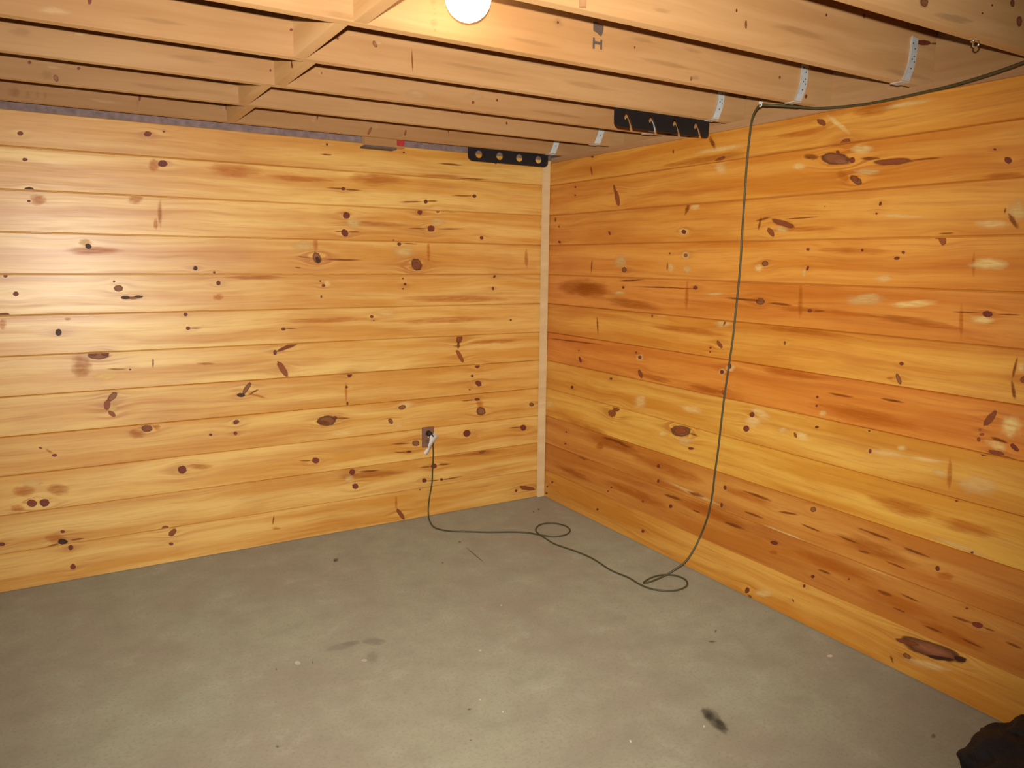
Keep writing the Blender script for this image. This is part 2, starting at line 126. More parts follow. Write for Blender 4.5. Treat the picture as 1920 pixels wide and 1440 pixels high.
(-.6543,.856,-.0137,-.0004,.0024,-.0068,0),(-.2929,.7538,-.0139,.0021,-.0004,-.0099,0),(-.6738,.6646,-.0354,-.0018,.0102,-.0218,8),(-.7091,.7009,-.0256,.0143,-.0182,-.0162,8),(-1.6446,.8353,-.0139,.0025,-.001,-.0122,0),(-1.6186,.7665,-.018,.0036,-.0011,-.0144,0),
(-1.2087,.6735,-.071,.0117,.0001,-.0297,1),(-1.2087,.6735,-.0484,.008,.0001,-.0177,8),(-1.2998,.6736,-.0269,-.0016,.0021,-.0054,2),(-1.2869,.6019,-.0199,.0032,.0003,-.0069,0),(-.2949,1.0278,-.3192,.008,.0008,-.0048,2),(-1.064,.459,-.0123,.003,-.0006,-.0101,0),
(-1.069,.3809,-.0095,.0025,-.0006,-.0101,0),(-1.5162,.4671,-.0089,.0044,-.0043,-.0094,0),(-1.5032,.3799,-.0083,.0024,-.0008,-.0109,0),(-1.3381,.3851,-.0643,.0023,.0033,-.0101,2),(-.9672,.0773,-.0123,.004,-.0006,-.0105,0),(-1.167,.274,-.0131,.0039,-.0007,-.01,0),
(-.9574,.24,-.0072,.0021,-.0004,-.006,0),(-.5721,.0805,-.0111,.0033,-.0003,-.0071,0),(-.6912,.2439,-.0081,.0022,-.0003,-.0053,0),(-.664,.2146,-.0082,.0023,-.0003,-.0053,0),(-.1035,.1187,-.0117,.0031,-.0003,-.0089,0),(-.0504,.0765,-.0104,.0028,-.0002,-.006,0),
(-.0429,.0285,-.0126,.0035,-.0002,-.0072,0),(-.4151,.3481,-.0447,.0006,.004,-.0082,2),(-.241,.4703,-.0096,.002,-.0002,-.0057,0),(-.2383,.3966,-.0096,.0021,-.0002,-.0057,0),(-.6958,.5148,-.1159,.0005,.0036,-.0088,2),(-1.1752,.3254,-.0805,.0039,.0028,-.0082,2),
(-1.3441,.3008,-.0268,.0007,.002,-.0057,2),(-1.5803,.3058,-.0658,.0018,.0026,-.0081,2),(-1.7047,.4807,-.0947,-.0016,.0024,-.0076,2),(-1.6882,.3899,-.0621,.0004,.002,-.0062,2),(-.7882,.5079,-.0595,-.0011,.0027,-.0062,2),(-1.8097,.2994,-.0201,.0038,.0011,-.0096,0),
(-1.6836,.0307,-.0124,.0012,.005,-.0165,0),(-1.7007,.0094,-.0134,-.0009,.0039,-.0083,2),(-1.975,.8445,-.0095,.0019,-.0005,-.0056,0),(-2.2005,.875,-.0048,.001,-.0004,-.0045,0),(-1.8771,.7912,-.0083,.0044,-.0064,-.0114,2),(-1.8711,.799,-.0029,.0006,-.0002,-.0025,0),
(-1.8828,.7856,-.0029,.0006,-.0002,-.0025,0),(-2.2122,.7993,-.0066,.0015,-.0008,-.0087,0),(-2.5415,.7022,-.006,.0017,-.0006,-.0057,0),(-1.9881,.5032,-.0137,.0041,-.001,-.0112,1),(-2.6116,.5395,-.0049,.0017,-.0004,-.0041,0),(-2.5039,.4423,-.0073,.0049,-.0034,-.0086,0),
(-2.2621,.4878,-.0777,-.0017,.0016,-.0065,2),(-2.2261,.4052,-.0278,.0026,.001,-.0057,2),(-2.4189,.4733,-.0595,-.0011,.0013,-.0058,2),(-1.869,.4522,-.0582,.0087,.0007,-.0067,2),(-2.0626,.2634,-.0372,.0016,.0018,-.0067,2),(-1.985,.4237,-.0572,-.0021,.0015,-.0047,2),
(-2.1552,.4306,-.0476,-.0019,.0013,-.0045,2),(-2.3556,.3993,-.05,-.0017,.0011,-.0043,2),(-2.0132,.2239,-.0089,.0034,-.0007,-.0077,0),(-2.1724,.274,-.0043,.0017,-.0003,-.0037,0),(-1.9742,.1665,-.0065,.0026,-.0007,-.0078,0),(-2.3195,.276,-.0337,.0001,.0021,-.008,2),
(-2.4169,.297,-.0367,-.0023,.0013,-.0043,2),(-2.6534,.297,-.0182,.0015,.0018,-.011,0),(-2.6028,.2939,-.0437,.0036,.001,-.006,2),(-2.6891,.2977,-.0219,-.0001,.0008,-.0039,2),(-2.6139,.3396,-.0046,.002,-.0004,-.0035,0),(-2.5131,.2179,-.0388,.0009,.0012,-.005,2),
(-2.3845,.2355,-.0302,-.0007,.0012,-.0044,2),(-2.6401,.2269,-.0417,-.001,.001,-.004,2),(-2.7683,.2781,-.0293,-.0012,.0013,-.0057,2),(-2.506,.1392,-.1161,.0127,.006,-.0314,1),(-2.5117,.1399,-.0823,.0073,.0039,-.0192,9),(-2.424,.1273,-.0472,.0098,.0013,-.0102,8),
(-2.6125,.1527,-.0214,.0041,.0013,-.011,7),(-2.5457,.1238,-.0485,.0144,.0004,-.0074,7),(-2.4293,.075,-.0156,-.0016,.0035,-.0098,1),(-2.3752,.0357,-.0047,.0042,-.0084,-.0151,2),(-1.9281,.0835,-.0031,.0023,-.0037,-.0062,0),(-2.6972,.1771,-.0469,.0018,.0008,-.004,2)]
FLOOR_MARKS = [
(-.8153,-2.2748,-.0107,-.0701,-.0423,-.0154,10),(-.8106,-2.2367,.0001,-.0357,-.0297,-.0139,10),(-.8228,-2.3101,-.0088,-.041,-.0232,-.0073,10),(-1.7283,-1.2017,.0649,-.0059,-.0072,-.0326,11),(-1.6842,-1.1986,.0397,-.0094,-.0056,-.0205,11),(-1.6073,-1.2283,.0437,-.025,-.0119,-.0317,11),
(-1.908,-1.2382,.0091,-.0097,-.0052,-.014,12),(-1.6865,-1.3437,.0104,-.006,-.0033,-.0091,12),(-1.6523,-1.3368,.0245,-.0141,-.0192,-.0513,13),(-1.5615,-1.9649,.0036,-.0021,-.002,-.0037,10),(-1.3991,-1.8865,.0025,-.0014,-.0024,-.0041,12),(-1.4317,-1.7861,.0025,-.0015,-.0024,-.0044,12),
(-1.8589,-1.2622,.0028,-.0016,-.0032,-.0111,10),(-1.9876,-1.2436,.0034,-.0019,-.0018,-.0073,10),(-.4389,-1.8973,.0167,-.0096,-.0063,-.0061,10),(-.3606,-1.8419,.0013,-.0043,-.0152,-.0106,10),(-1.4795,-.3649,.0139,-.0078,-.0085,-.0262,10),(-1.4883,-.3754,.0092,-.0052,-.0063,-.0196,10),
(-.8279,-.4503,.0075,-.0042,-.007,-.0137,10),(-.8416,-.6455,-.0081,-.1305,-.0061,-.0058,10),(-1.4894,-1.8171,.0062,-.0036,-.0028,-.0054,10),(-.1241,-2.2047,.0108,-.0062,-.0087,-.0064,12),(-.2674,-2.6891,.009,-.0052,-.0137,-.0078,10),(-1.1293,-2.2212,.0031,-.0001,-.0034,-.0067,12),
(-.8712,-2.2821,.0024,-.0014,-.005,-.0049,12),(-1.2752,-1.4987,.0054,-.0031,-.0038,-.007,12),(-1.0292,-.6577,.0046,-.0026,-.0058,-.012,10),(-.2219,-.2358,.0056,-.0031,-.0104,-.0163,10),(-1.0098,-1.2067,.0041,-.0023,-.0039,-.0066,12),(-2.0937,-1.6928,.0057,-.0033,-.0019,-.0078,10),
(-.1671,-.2104,.0085,-.0047,-.0081,-.0124,10)]
JOIST_MARKS = {6: [
(-.6619,2.1387,.0247,.0043,.0028,-.0157,3),(-.6617,2.1375,.0165,.0029,.0018,-.01,1),(-.2515,2.2077,.0114,.002,.0023,-.0097,1),(-.2046,2.1684,.0156,.0025,.0033,-.0137,1),(-.3949,2.1574,.0044,.0007,.0005,-.0024,0),(-.3523,2.1848,.0045,.0008,.0006,-.0028,0),
(-.522,2.1231,.0967,.0051,-.0021,-.0105,3)],
5: [
(.0095,2.2368,.045,.0054,.0007,-.0087,0),(.0847,2.2447,.0443,.0054,.0003,-.0034,2),(.1838,2.1743,.0275,.005,.0076,-.0207,8),(.2075,2.2097,.0199,.0028,.001,-.0052,2),(-.5027,2.2395,.0043,.0007,.0006,-.0045,0),(-.8871,2.1865,.0036,.0006,.0004,-.0047,0),
(-.8466,2.1567,.0049,.0008,.001,-.0116,1),(.1059,2.1287,.0094,-.0006,-.0048,-.0106,2),(-1.1626,2.1398,.0361,.0007,-.0015,-.0066,4),(-.617,2.1728,.1398,-.0013,-.0036,-.0121,4),(-.3209,2.2667,.008,.0013,.0013,-.0093,2),(-.0673,2.1238,.149,.0003,-.0028,-.012,4)],
4: [
(-1.2131,2.2036,.0182,.0081,.0084,-.0157,4),(-1.2131,2.2036,.0042,.0007,.0001,-.0039,0),(-.9112,2.1765,.0031,.0004,.0002,-.0042,0),(-.8789,2.2042,.062,-.0001,-.0019,-.0083,4),(-.6539,2.2041,.0529,-.0021,-.0026,-.0087,4),(-.6575,2.113,.0054,0,-.0014,-.008,1),
(-.6404,2.1178,.0199,.0025,.0006,-.0086,3),(-1.6278,2.1885,.0113,.002,-.0001,-.0082,4),(-1.6247,2.1712,.0065,.0011,-0,-.0028,4),(-1.6232,2.1591,.0057,.0009,-0,-.0028,4),(-1.6266,2.1351,.0146,.0024,-.0001,-.0124,4),(-1.6234,2.1162,.0065,.001,-0,-.0049,4),
(-.06,2.1243,.0068,-.0003,-.0025,-.0084,0),(-.2138,2.1744,.0073,.0009,.0008,-.0074,2),(-1.8887,2.1094,.0554,-.0015,-.0026,-.0106,4),(-1.2999,2.1328,.1109,-.0021,-.0018,-.0076,4),(-.7713,2.1449,.1389,-.0037,-.0022,-.0085,4)],
3: [
(-2.4389,2.1658,.0049,.0009,-.0007,-.0093,0),(-1.8945,2.179,.0081,.0013,-.0002,-.0062,3),(-1.901,2.178,.0049,.0008,-.0002,-.0046,0),(-1.6322,2.1767,.0061,.0034,.0055,-.01,1),(-1.6193,2.1835,.0128,.0019,-.0002,-.0098,3),(-1.756,2.1756,.0045,.0007,-.0001,-.0041,0),
(-1.502,2.1424,.0031,.0006,.002,-.04,2),(-1.4832,2.0976,.0136,.0007,-.0004,-.0034,4),(-2.5251,2.127,.0481,.0036,-.0019,-.0121,3),(-2.2679,2.1426,.0812,.0015,-.0017,-.0086,4),(-1.2452,2.1515,.1677,-.0022,-.0018,-.009,4),(-.7812,2.1555,.1492,-.0038,-.0025,-.0117,4),
(-1.001,2.2027,.1376,-.0004,-.0015,-.0075,3)],
2: [
(-1.8669,2.1476,.0035,.0005,-.0002,-.0047,0),(-1.6823,2.1629,.0022,.0003,-.0001,-.0048,0),(-1.0526,2.1312,.0064,.0007,0,-.0065,0),(-.939,2.1525,.0049,.0006,.0001,-.0055,0),(-1.3,2.1333,.0591,.0024,-.0022,-.0202,3),(-1.0452,2.1529,.0495,.0021,-.0017,-.0169,3),
(-2.4511,2.1811,.0261,.0011,-.0021,-.0129,3),(-2.6075,2.1598,.034,.002,-.0024,-.0156,4),(-2.1255,2.1507,.0828,-.0002,-.002,-.0104,4),(-1.4834,2.1252,.1271,-.0009,-.0013,-.0078,4),(-.6189,2.1286,.1692,-.0033,-.0015,-.009,4)],
1: [
(-2.5481,2.1255,.0212,.0028,-.0015,-.02,4),(-2.5265,2.1536,.0325,.0012,-.0014,-.0092,3),(-2.5971,2.1601,.0058,.0008,-.0005,-.0062,0),(-2.4473,2.1606,.0055,.0007,-.0004,-.0057,0),(-2.5211,2.1169,.0074,.0038,.003,-.0114,1),(-.8904,2.1721,.0036,.0004,0,-.0062,0),
(-.6464,2.1498,.0052,.0005,.0001,-.0072,0),(-2.1814,2.1251,.1099,-.0027,-.0019,-.0098,4),(-1.519,2.0976,.1843,-.0018,-.0014,-.0088,4),(-.9601,2.0804,.0024,.0002,-0,-.0062,0)],
0: [
(-2.6573,2.1288,.0144,.0017,-.0018,-.0225,4),(-2.6183,2.1253,.0091,.0011,-.0015,-.0185,4),(-2.5853,2.1292,.0074,.0009,-.0015,-.0186,4),(-2.558,2.1283,.0074,.0009,-.0014,-.0187,4),(-2.666,2.1318,.0251,.003,-.0018,-.0224,4),(-2.3384,2.1326,.0983,-0,-.0018,-.0108,3),
(-2.2116,2.1601,.0053,.0001,-.0019,-.0133,0),(-2.2212,2.1394,.0083,.0009,-.0011,-.0176,4),(-1.8694,2.1537,.0161,.0018,-.0009,-.0185,3),(-1.8555,2.1576,.0066,.0031,.0029,-.009,0),(-1.4432,2.161,.0044,-.0003,-.0018,-.0085,0),(-1.4618,2.1443,.0181,.0018,-.0005,-.0148,3),
(-1.1806,2.1218,.006,-.002,-.0102,-.0202,1),(-1.1464,2.1482,.031,.003,-.0004,-.0206,3),(-.9884,2.1322,.0063,-.0006,-.0036,-.0145,1),(-1.012,2.1221,.0176,.0016,-.0001,-.0105,3),(-1.0491,2.1707,.0037,.0004,-.0001,-.0034,0),(-.7424,2.1607,.0035,.0003,-0,-.0061,0)]}
CORD_PATH = [(-0.7983,-0.0500,0.4686),(-0.7868,-0.0350,0.3881),(-0.7855,-0.0200,0.2887),(-0.7857,-0.0120,0.2062),(-0.8026,-0.0100,0.1110),(-0.8109,-0.0120,0.0381),
(-0.8310,-0.0700,0.0042),(-0.8560,-0.1672,0.0042),(-0.8491,-0.2296,0.0042),(-0.8041,-0.2931,0.0042),(-0.7176,-0.3511,0.0042),(-0.6183,-0.4162,0.0042),
(-0.5129,-0.4705,0.0042),(-0.4419,-0.5245,0.0042),(-0.4029,-0.5838,0.0042),(-0.3498,-0.6412,0.0042),(-0.2797,-0.6529,0.0042),(-0.2182,-0.6118,0.0042),
(-0.1975,-0.5356,0.0042),(-0.2367,-0.4635,0.0042),(-0.3128,-0.4511,0.0042),(-0.3898,-0.5226,0.0127),(-0.4116,-0.5860,0.0127),(-0.4162,-0.6567,0.0127),
(-0.4057,-0.7438,0.0042),(-0.3680,-0.8751,0.0042),(-0.3504,-0.9980,0.0042),(-0.3598,-1.1522,0.0042),(-0.3412,-1.2629,0.0042),(-0.3435,-1.3505,0.0042),
(-0.3286,-1.4151,0.0042),(-0.2820,-1.4642,0.0042),(-0.2248,-1.4838,0.0042),(-0.1597,-1.4681,0.0042),(-0.1198,-1.4161,0.0042),(-0.1299,-1.3544,0.0042),
(-0.1839,-1.3202,0.0042),(-0.2517,-1.3206,0.0042),(-0.3176,-1.3450,0.0042),(-0.2852,-1.3655,0.0130),(-0.2131,-1.3625,0.0200),(-0.1686,-1.3819,0.0473),
(-0.1240,-1.4077,0.0876),(-0.0795,-1.4181,0.1437),(-0.0350,-1.4204,0.2185),(-0.0350,-1.4573,0.3252),(-0.0350,-1.4762,0.4345),(-0.0350,-1.4827,0.5259),
(-0.0350,-1.4960,0.6556),(-0.0350,-1.5036,0.7695),(-0.0350,-1.5133,0.8943),(-0.0350,-1.5282,1.0297),(-0.0350,-1.5427,1.1624),(-0.0350,-1.5522,1.3154),
(-0.0412,-1.5661,1.4768),(-0.0525,-1.5757,1.6341),(-0.0671,-1.5901,1.7652),(-0.0845,-1.6069,1.8924),(-0.1042,-1.6302,1.9941),(-0.1259,-1.6578,2.0609),
(-0.1496,-1.6952,2.0894),(-0.1750,-1.7401,2.0994),(-0.1490,-1.7541,2.1000),(-0.1230,-1.7838,2.0961),(-0.0970,-1.8383,2.0862),(-0.0710,-1.9153,2.0709),
(-0.0450,-1.9994,2.0650),(-0.0450,-2.0970,2.0583),(-0.0450,-2.1984,2.0576),(-0.0650,-2.3235,2.0561),(-0.0850,-2.4387,2.0567),(-0.1050,-2.5446,2.0624),
(-0.1250,-2.6351,2.0703),(-0.1450,-2.7191,2.0815)]


# kind -> colour (linear), opacity, softness of the edge, darkness of the rim
KIND = {
    0: ((.225, .048, .028), .95, .35, .30),     # tight dark knot
    1: ((.34, .125, .050), .90, .40, .80),      # knot with a lighter heart and dark rim
    2: ((.26, .068, .010), .72, .95, .0),       # dark resin streak
    3: ((.96, .64, .23), .68, 1.0, .0),         # pale swirl round a knot
    4: ((.54, .140, .006), .42, 1.0, .0),       # reddish stain
    5: ((.62, .38, .18), .50, 1.0, .0),         # pale swirl on bare timber
    6: ((.33, .16, .055), .16, 1.0, .0),       # stain on bare timber
    7: ((.065, .022, .012), .95, .45, .1),      # black knot
    8: ((.33, .088, .030), .90, .50, .35),      # red brown spike knot
    9: ((.42, .16, .075), .70, .80, .0),        # lighter heart of a spike knot
    10: ((.075, .062, .044), .42, 1.0, .0),     # dark scuff on concrete
    11: ((.40, .37, .30), .45, 1.0, .0),        # pale scuff on concrete
    12: ((.78, .74, .62), .90, .4, .0),         # white chip or speck
    13: ((.25, .18, .125), .16, 1.0, .0),      # brownish damp patch
    20: ((.055, .045, .040), .85, .25, .0),     # ink
}

# ---------------------------------------------------------------- node helpers
def new_mat(name):
    m = bpy.data.materials.new(name); m.use_nodes = True
    nt = m.node_tree; nt.nodes.clear()
    out = nt.nodes.new('ShaderNodeOutputMaterial')
    return m, nt, out

def N(nt, kind, **kw):
    n = nt.nodes.new(kind)
    for k, v in kw.items():
        if k.startswith('i_'):
            n.inputs[k[2:].replace('_', ' ')].default_value = v
        else:
            setattr(n, k, v)
    return n

def L(nt, a, b): nt.links.new(a, b)

def math_node(nt, op, a, b=None, c=None, clamp=False):
    n = nt.nodes.new('ShaderNodeMath'); n.operation = op; n.use_clamp = clamp
    for i, v in enumerate((a, b, c)):
        if v is None: continue
        if isinstance(v, (int, float)): n.inputs[i].default_value = v
        else: L(nt, v, n.inputs[i])
    return n.outputs[0]

def mix_col(nt, fac, a, b, mode='MIX'):
    n = nt.nodes.new('ShaderNodeMix'); n.data_type = 'RGBA'; n.blend_type = mode
    n.clamp_factor = True
    for sock, v in ((n.inputs[0], fac), (n.inputs[6], a), (n.inputs[7], b)):
        if isinstance(v, (int, float)): sock.default_value = v
        elif isinstance(v, tuple): sock.default_value = (*v, 1.0) if len(v) == 3 else v
        else: L(nt, v, sock)
    return n.outputs[2]

def noise(nt, vec, scale=1.0, detail=4.0, rough=.55, dist=0.0):
    n = nt.nodes.new('ShaderNodeTexNoise')
    n.inputs['Scale'].default_value = scale; n.inputs['Detail'].default_value = detail
    n.inputs['Roughness'].default_value = rough; n.inputs['Distortion'].default_value = dist
    L(nt, vec, n.inputs['Vector'])
    return n.outputs['Fac']

def mapping(nt, vec, scale, loc=(0, 0, 0)):
    n = nt.nodes.new('ShaderNodeMapping'); n.inputs['Scale'].default_value = scale
    n.inputs['Location'].default_value = loc
    L(nt, vec, n.inputs['Vector']); return n.outputs[0]

def remap(nt, v, a, b, c=0.0, d=1.0):
    n = nt.nodes.new('ShaderNodeMapRange'); n.clamp = True
    n.inputs['From Min'].default_value = a; n.inputs['From Max'].default_value = b
    n.inputs['To Min'].default_value = c; n.inputs['To Max'].default_value = d
    L(nt, v, n.inputs['Value']); return n.outputs[0]

def timber(name, pale, mid, deep, rough, coat, per_board, bump=.06, grain=1.0):
    """Softwood with grain running along local X. per_board: tint and seed come from the 'board' attribute."""
    m, nt, out = new_mat(name)
    tc = N(nt, 'ShaderNodeTexCoord')
    if per_board:
        at = N(nt, 'ShaderNodeAttribute', attribute_name='board')
        seed = at.outputs['Alpha']
    else:
        at = None
        seed = N(nt, 'ShaderNodeObjectInfo').outputs['Random']
    cmb = N(nt, 'ShaderNodeCombineXYZ')
    L(nt, math_node(nt, 'MULTIPLY', seed, 37.0), cmb.inputs[0])
    L(nt, math_node(nt, 'MULTIPLY', seed, 11.0), cmb.inputs[1])
    L(nt, math_node(nt, 'MULTIPLY', seed, 23.0), cmb.inputs[2])
    add = N(nt, 'ShaderNodeVectorMath', operation='ADD')
    L(nt, tc.outputs['Object'], add.inputs[0]); L(nt, cmb.outputs[0], add.inputs[1])
    P = add.outputs[0]
    # gentle wander of the grain
    wn = noise(nt, mapping(nt, P, (1.4, 1.4, 5.0)), 1.0, 2.0, .5)
    wob = N(nt, 'ShaderNodeCombineXYZ')
    L(nt, math_node(nt, 'MULTIPLY', math_node(nt, 'SUBTRACT', wn, .5), .07), wob.inputs[2])
    L(nt, math_node(nt, 'MULTIPLY', math_node(nt, 'SUBTRACT', wn, .5), .05), wob.inputs[1])
    add2 = N(nt, 'ShaderNodeVectorMath', operation='ADD')
    L(nt, P, add2.inputs[0]); L(nt, wob.outputs[0], add2.inputs[1])
    Q = add2.outputs[0]
    if per_board:
        fa = N(nt, 'ShaderNodeAttribute', attribute_name='flow')
        fs = N(nt, 'ShaderNodeSeparateXYZ'); L(nt, fa.outputs['Vector'], fs.inputs[0])
        fz = N(nt, 'ShaderNodeCombineXYZ'); L(nt, fs.outputs[0], fz.inputs[2])
        add3 = N(nt, 'ShaderNodeVectorMath', operation='ADD')
        L(nt, Q, add3.inputs[0]); L(nt, fz.outputs[0], add3.inputs[1])
        Q = add3.outputs[0]
    broad = noise(nt, mapping(nt, Q, (.8, 9.0, 13.0)), 1.0, 3.0, .55)
    bands = noise(nt, mapping(nt, Q, (.9, 30.0, 42.0)), 1.0, 3.0, .6)
    fine = noise(nt, mapping(nt, Q, (7.0, 160.0, 210.0)), 1.0, 2.0, .6)
    blot = noise(nt, mapping(nt, P, (2.2, 4.0, 5.0)), 1.0, 3.0, .55)
    c = mix_col(nt, remap(nt, broad, .38, .60), pale, mid)
    c = mix_col(nt, math_node(nt, 'MULTIPLY', remap(nt, bands, .50, .74), .42*grain), c, deep)
    c = mix_col(nt, math_node(nt, 'MULTIPLY', remap(nt, fine, .50, .80), .36*grain), c, deep)
    c = mix_col(nt, math_node(nt, 'MULTIPLY', remap(nt, blot, .55, .78), .30), c, deep)
    c = mix_col(nt, math_node(nt, 'MULTIPLY', remap(nt, blot, .44, .24), .40), c, pale)
    if at:
        # tight curly grain close to a knot
        curl = noise(nt, mapping(nt, Q, (3.0, 60.0, 95.0)), 1.0, 2.0, .5)
        near = math_node(nt, 'MINIMUM', fs.outputs[1], 1.0)
        c = mix_col(nt, math_node(nt, 'MULTIPLY', math_node(nt, 'MULTIPLY', remap(nt, curl, .46, .60), near), .55), c, deep)
        c = mix_col(nt, math_node(nt, 'MULTIPLY', math_node(nt, 'MULTIPLY', remap(nt, curl, .52, .38), near), .50), c, pale)
        c = mix_col(nt, 1.0, c, at.outputs['Color'], 'MULTIPLY')
    b = N(nt, 'ShaderNodeBsdfPrincipled')
    L(nt, c, b.inputs['Base Color'])
    rr = remap(nt, bands, .3, .75, rough-.05, rough+.10)
    L(nt, rr, b.inputs['Roughness'])
    b.inputs['Coat Weight'].default_value = coat
    if not coat: b.inputs['Diffuse Roughness'].default_value = .65      # sawn, unfinished timber
    b.inputs['Coat Roughness'].default_value = .33
    b.inputs['Specular IOR Level'].default_value = .7 if coat else .3
    h = math_node(nt, 'ADD', math_node(nt, 'MULTIPLY', fine, .5), bands)
    bp = N(nt, 'ShaderNodeBump'); bp.inputs['Strength'].default_value = bump; bp.inputs['Distance'].default_value = .004
    L(nt, h, bp.inputs['Height']); L(nt, bp.outputs[0], b.inputs['Normal'])
    if coat:
        sl = math_node(nt, 'ADD', noise(nt, mapping(nt, P, (2.5, 8.0, 16.0)), 1.0, 2.0, .5),
                       math_node(nt, 'MULTIPLY', noise(nt, mapping(nt, P, (3.0, 70.0, 110.0)), 1.0, 2.0, .6), .12))
        bp2 = N(nt, 'ShaderNodeBump'); bp2.inputs['Strength'].default_value = .30; bp2.inputs['Distance'].default_value = .006
        L(nt, sl, bp2.inputs['Height']); L(nt, bp2.outputs[0], b.inputs['Coat Normal'])
    L(nt, b.outputs[0], out.inputs['Surface'])
    return m

def marks_material(name, rough, streak=(14.0, 90.0, 120.0)):
    """Inlaid marks: outline from the 'spot' attribute, colour from 'spot_colour', edge from 'spot_edge'."""
    m, nt, out = new_mat(name)
    tc = N(nt, 'ShaderNodeTexCoord')
    uv = N(nt, 'ShaderNodeAttribute', attribute_name='spot')
    col = N(nt, 'ShaderNodeAttribute', attribute_name='spot_colour')
    edge = N(nt, 'ShaderNodeAttribute', attribute_name='spot_edge')
    sx = N(nt, 'ShaderNodeSeparateXYZ'); L(nt, uv.outputs['Vector'], sx.inputs[0])
    se = N(nt, 'ShaderNodeSeparateXYZ'); L(nt, edge.outputs['Vector'], se.inputs[0])
    soft, rim, seed = se.outputs[0], se.outputs[1], se.outputs[2]
    sv = N(nt, 'ShaderNodeCombineXYZ')
    L(nt, sx.outputs[0], sv.inputs[0]); L(nt, sx.outputs[1], sv.inputs[1]); L(nt, seed, sv.inputs[2])
    wav = N(nt, 'ShaderNodeTexNoise'); wav.inputs['Scale'].default_value = 1.7; wav.inputs['Detail'].default_value = 4
    L(nt, sv.outputs[0], wav.inputs['Vector'])
    wc = N(nt, 'ShaderNodeSeparateColor'); L(nt, wav.outputs['Color'], wc.inputs[0])
    amp = remap(nt, soft, .2, 1.0, .42, .9)
    u = math_node(nt, 'MULTIPLY_ADD', math_node(nt, 'SUBTRACT', wc.outputs[0], .5), amp, sx.outputs[0])
    v = math_node(nt, 'MULTIPLY_ADD', math_node(nt, 'SUBTRACT', wc.outputs[1], .5), amp, sx.outputs[1])
    r = math_node(nt, 'SQRT', math_node(nt, 'ADD', math_node(nt, 'MULTIPLY', u, u), math_node(nt, 'MULTIPLY', v, v)))
    r0 = math_node(nt, 'SQRT', math_node(nt, 'ADD', math_node(nt, 'MULTIPLY', sx.outputs[0], sx.outputs[0]),
                                         math_node(nt, 'MULTIPLY', sx.outputs[1], sx.outputs[1])))
    g = math_node(nt, 'DIVIDE', math_node(nt, 'SUBTRACT', 1.0, r), soft, clamp=True)
    g = math_node(nt, 'MULTIPLY', g, math_node(nt, 'SUBTRACT', 3.0, math_node(nt, 'MULTIPLY', g, 2.0)))
    g = math_node(nt, 'POWER', g, math_node(nt, 'MULTIPLY_ADD', soft, .8, .6))
    fade = math_node(nt, 'DIVIDE', math_node(nt, 'SUBTRACT', 1.38, r0), .3, clamp=True)
    grain = noise(nt, mapping(nt, tc.outputs['Object'], streak), 1.0, 3.0, .6)
    gs = remap(nt, grain, .28, .62, .5, 1.0)
    # soft stains follow the grain, hard knots do not
    gsm = math_node(nt, 'ADD', math_node(nt, 'MULTIPLY', gs, soft), math_node(nt, 'SUBTRACT', 1.0, soft), clamp=True)
    alpha = math_node(nt, 'MULTIPLY', math_node(nt, 'MULTIPLY', g, fade),
                      math_node(nt, 'MULTIPLY', col.outputs['Alpha'], gsm), clamp=True)
    rimm = math_node(nt, 'MULTIPLY', remap(nt, r, .55, .95), rim)
    rings = noise(nt, sv.outputs[0], 5.0, 3.0, .6)
    c = mix_col(nt, math_node(nt, 'MULTIPLY', remap(nt, rings, .40, .7), .28), col.outputs['Color'], (.03, .010, .005), 'MIX')
    c = mix_col(nt, math_node(nt, 'MULTIPLY', math_node(nt, 'SUBTRACT', 1.0, soft), .8), col.outputs['Color'], c)
    c = mix_col(nt, rimm, c, (.035, .010, .006))
    b = N(nt, 'ShaderNodeBsdfPrincipled')
    L(nt, c, b.inputs['Base Color']); b.inputs['Roughness'].default_value = rough
    b.inputs['Specular IOR Level'].default_value = .3
    tr = N(nt, 'ShaderNodeBsdfTransparent')
    mx = N(nt, 'ShaderNodeMixShader')
    L(nt, alpha, mx.inputs[0]); L(nt, tr.outputs[0], mx.inputs[1]); L(nt, b.outputs[0], mx.inputs[2])
    L(nt, mx.outputs[0], out.inputs['Surface'])
    return m

def plain(name, colour, rough=.5, metal=0.0, vary=.0, scale=40.0, spec=.5, bump=0.0):
    m, nt, out = new_mat(name)
    b = N(nt, 'ShaderNodeBsdfPrincipled')
    b.inputs['Roughness'].default_value = rough; b.inputs['Metallic'].default_value = metal
    b.inputs['Specular IOR Level'].default_value = spec
    tc = N(nt, 'ShaderNodeTexCoord')
    f = noise(nt, tc.outputs['Object'], scale, 4.0, .6)
    dark = tuple(v*(1-vary) for v in colour)
    L(nt, mix_col(nt, remap(nt, f, .3, .7), dark, colour), b.inputs['Base Color'])
    if bump:
        bp = N(nt, 'ShaderNodeBump'); bp.inputs['Strength'].default_value = bump; bp.inputs['Distance'].default_value = .01
        L(nt, f, bp.inputs['Height']); L(nt, bp.outputs[0], b.inputs['Normal'])
    L(nt, b.outputs[0], out.inputs['Surface'])
    return m

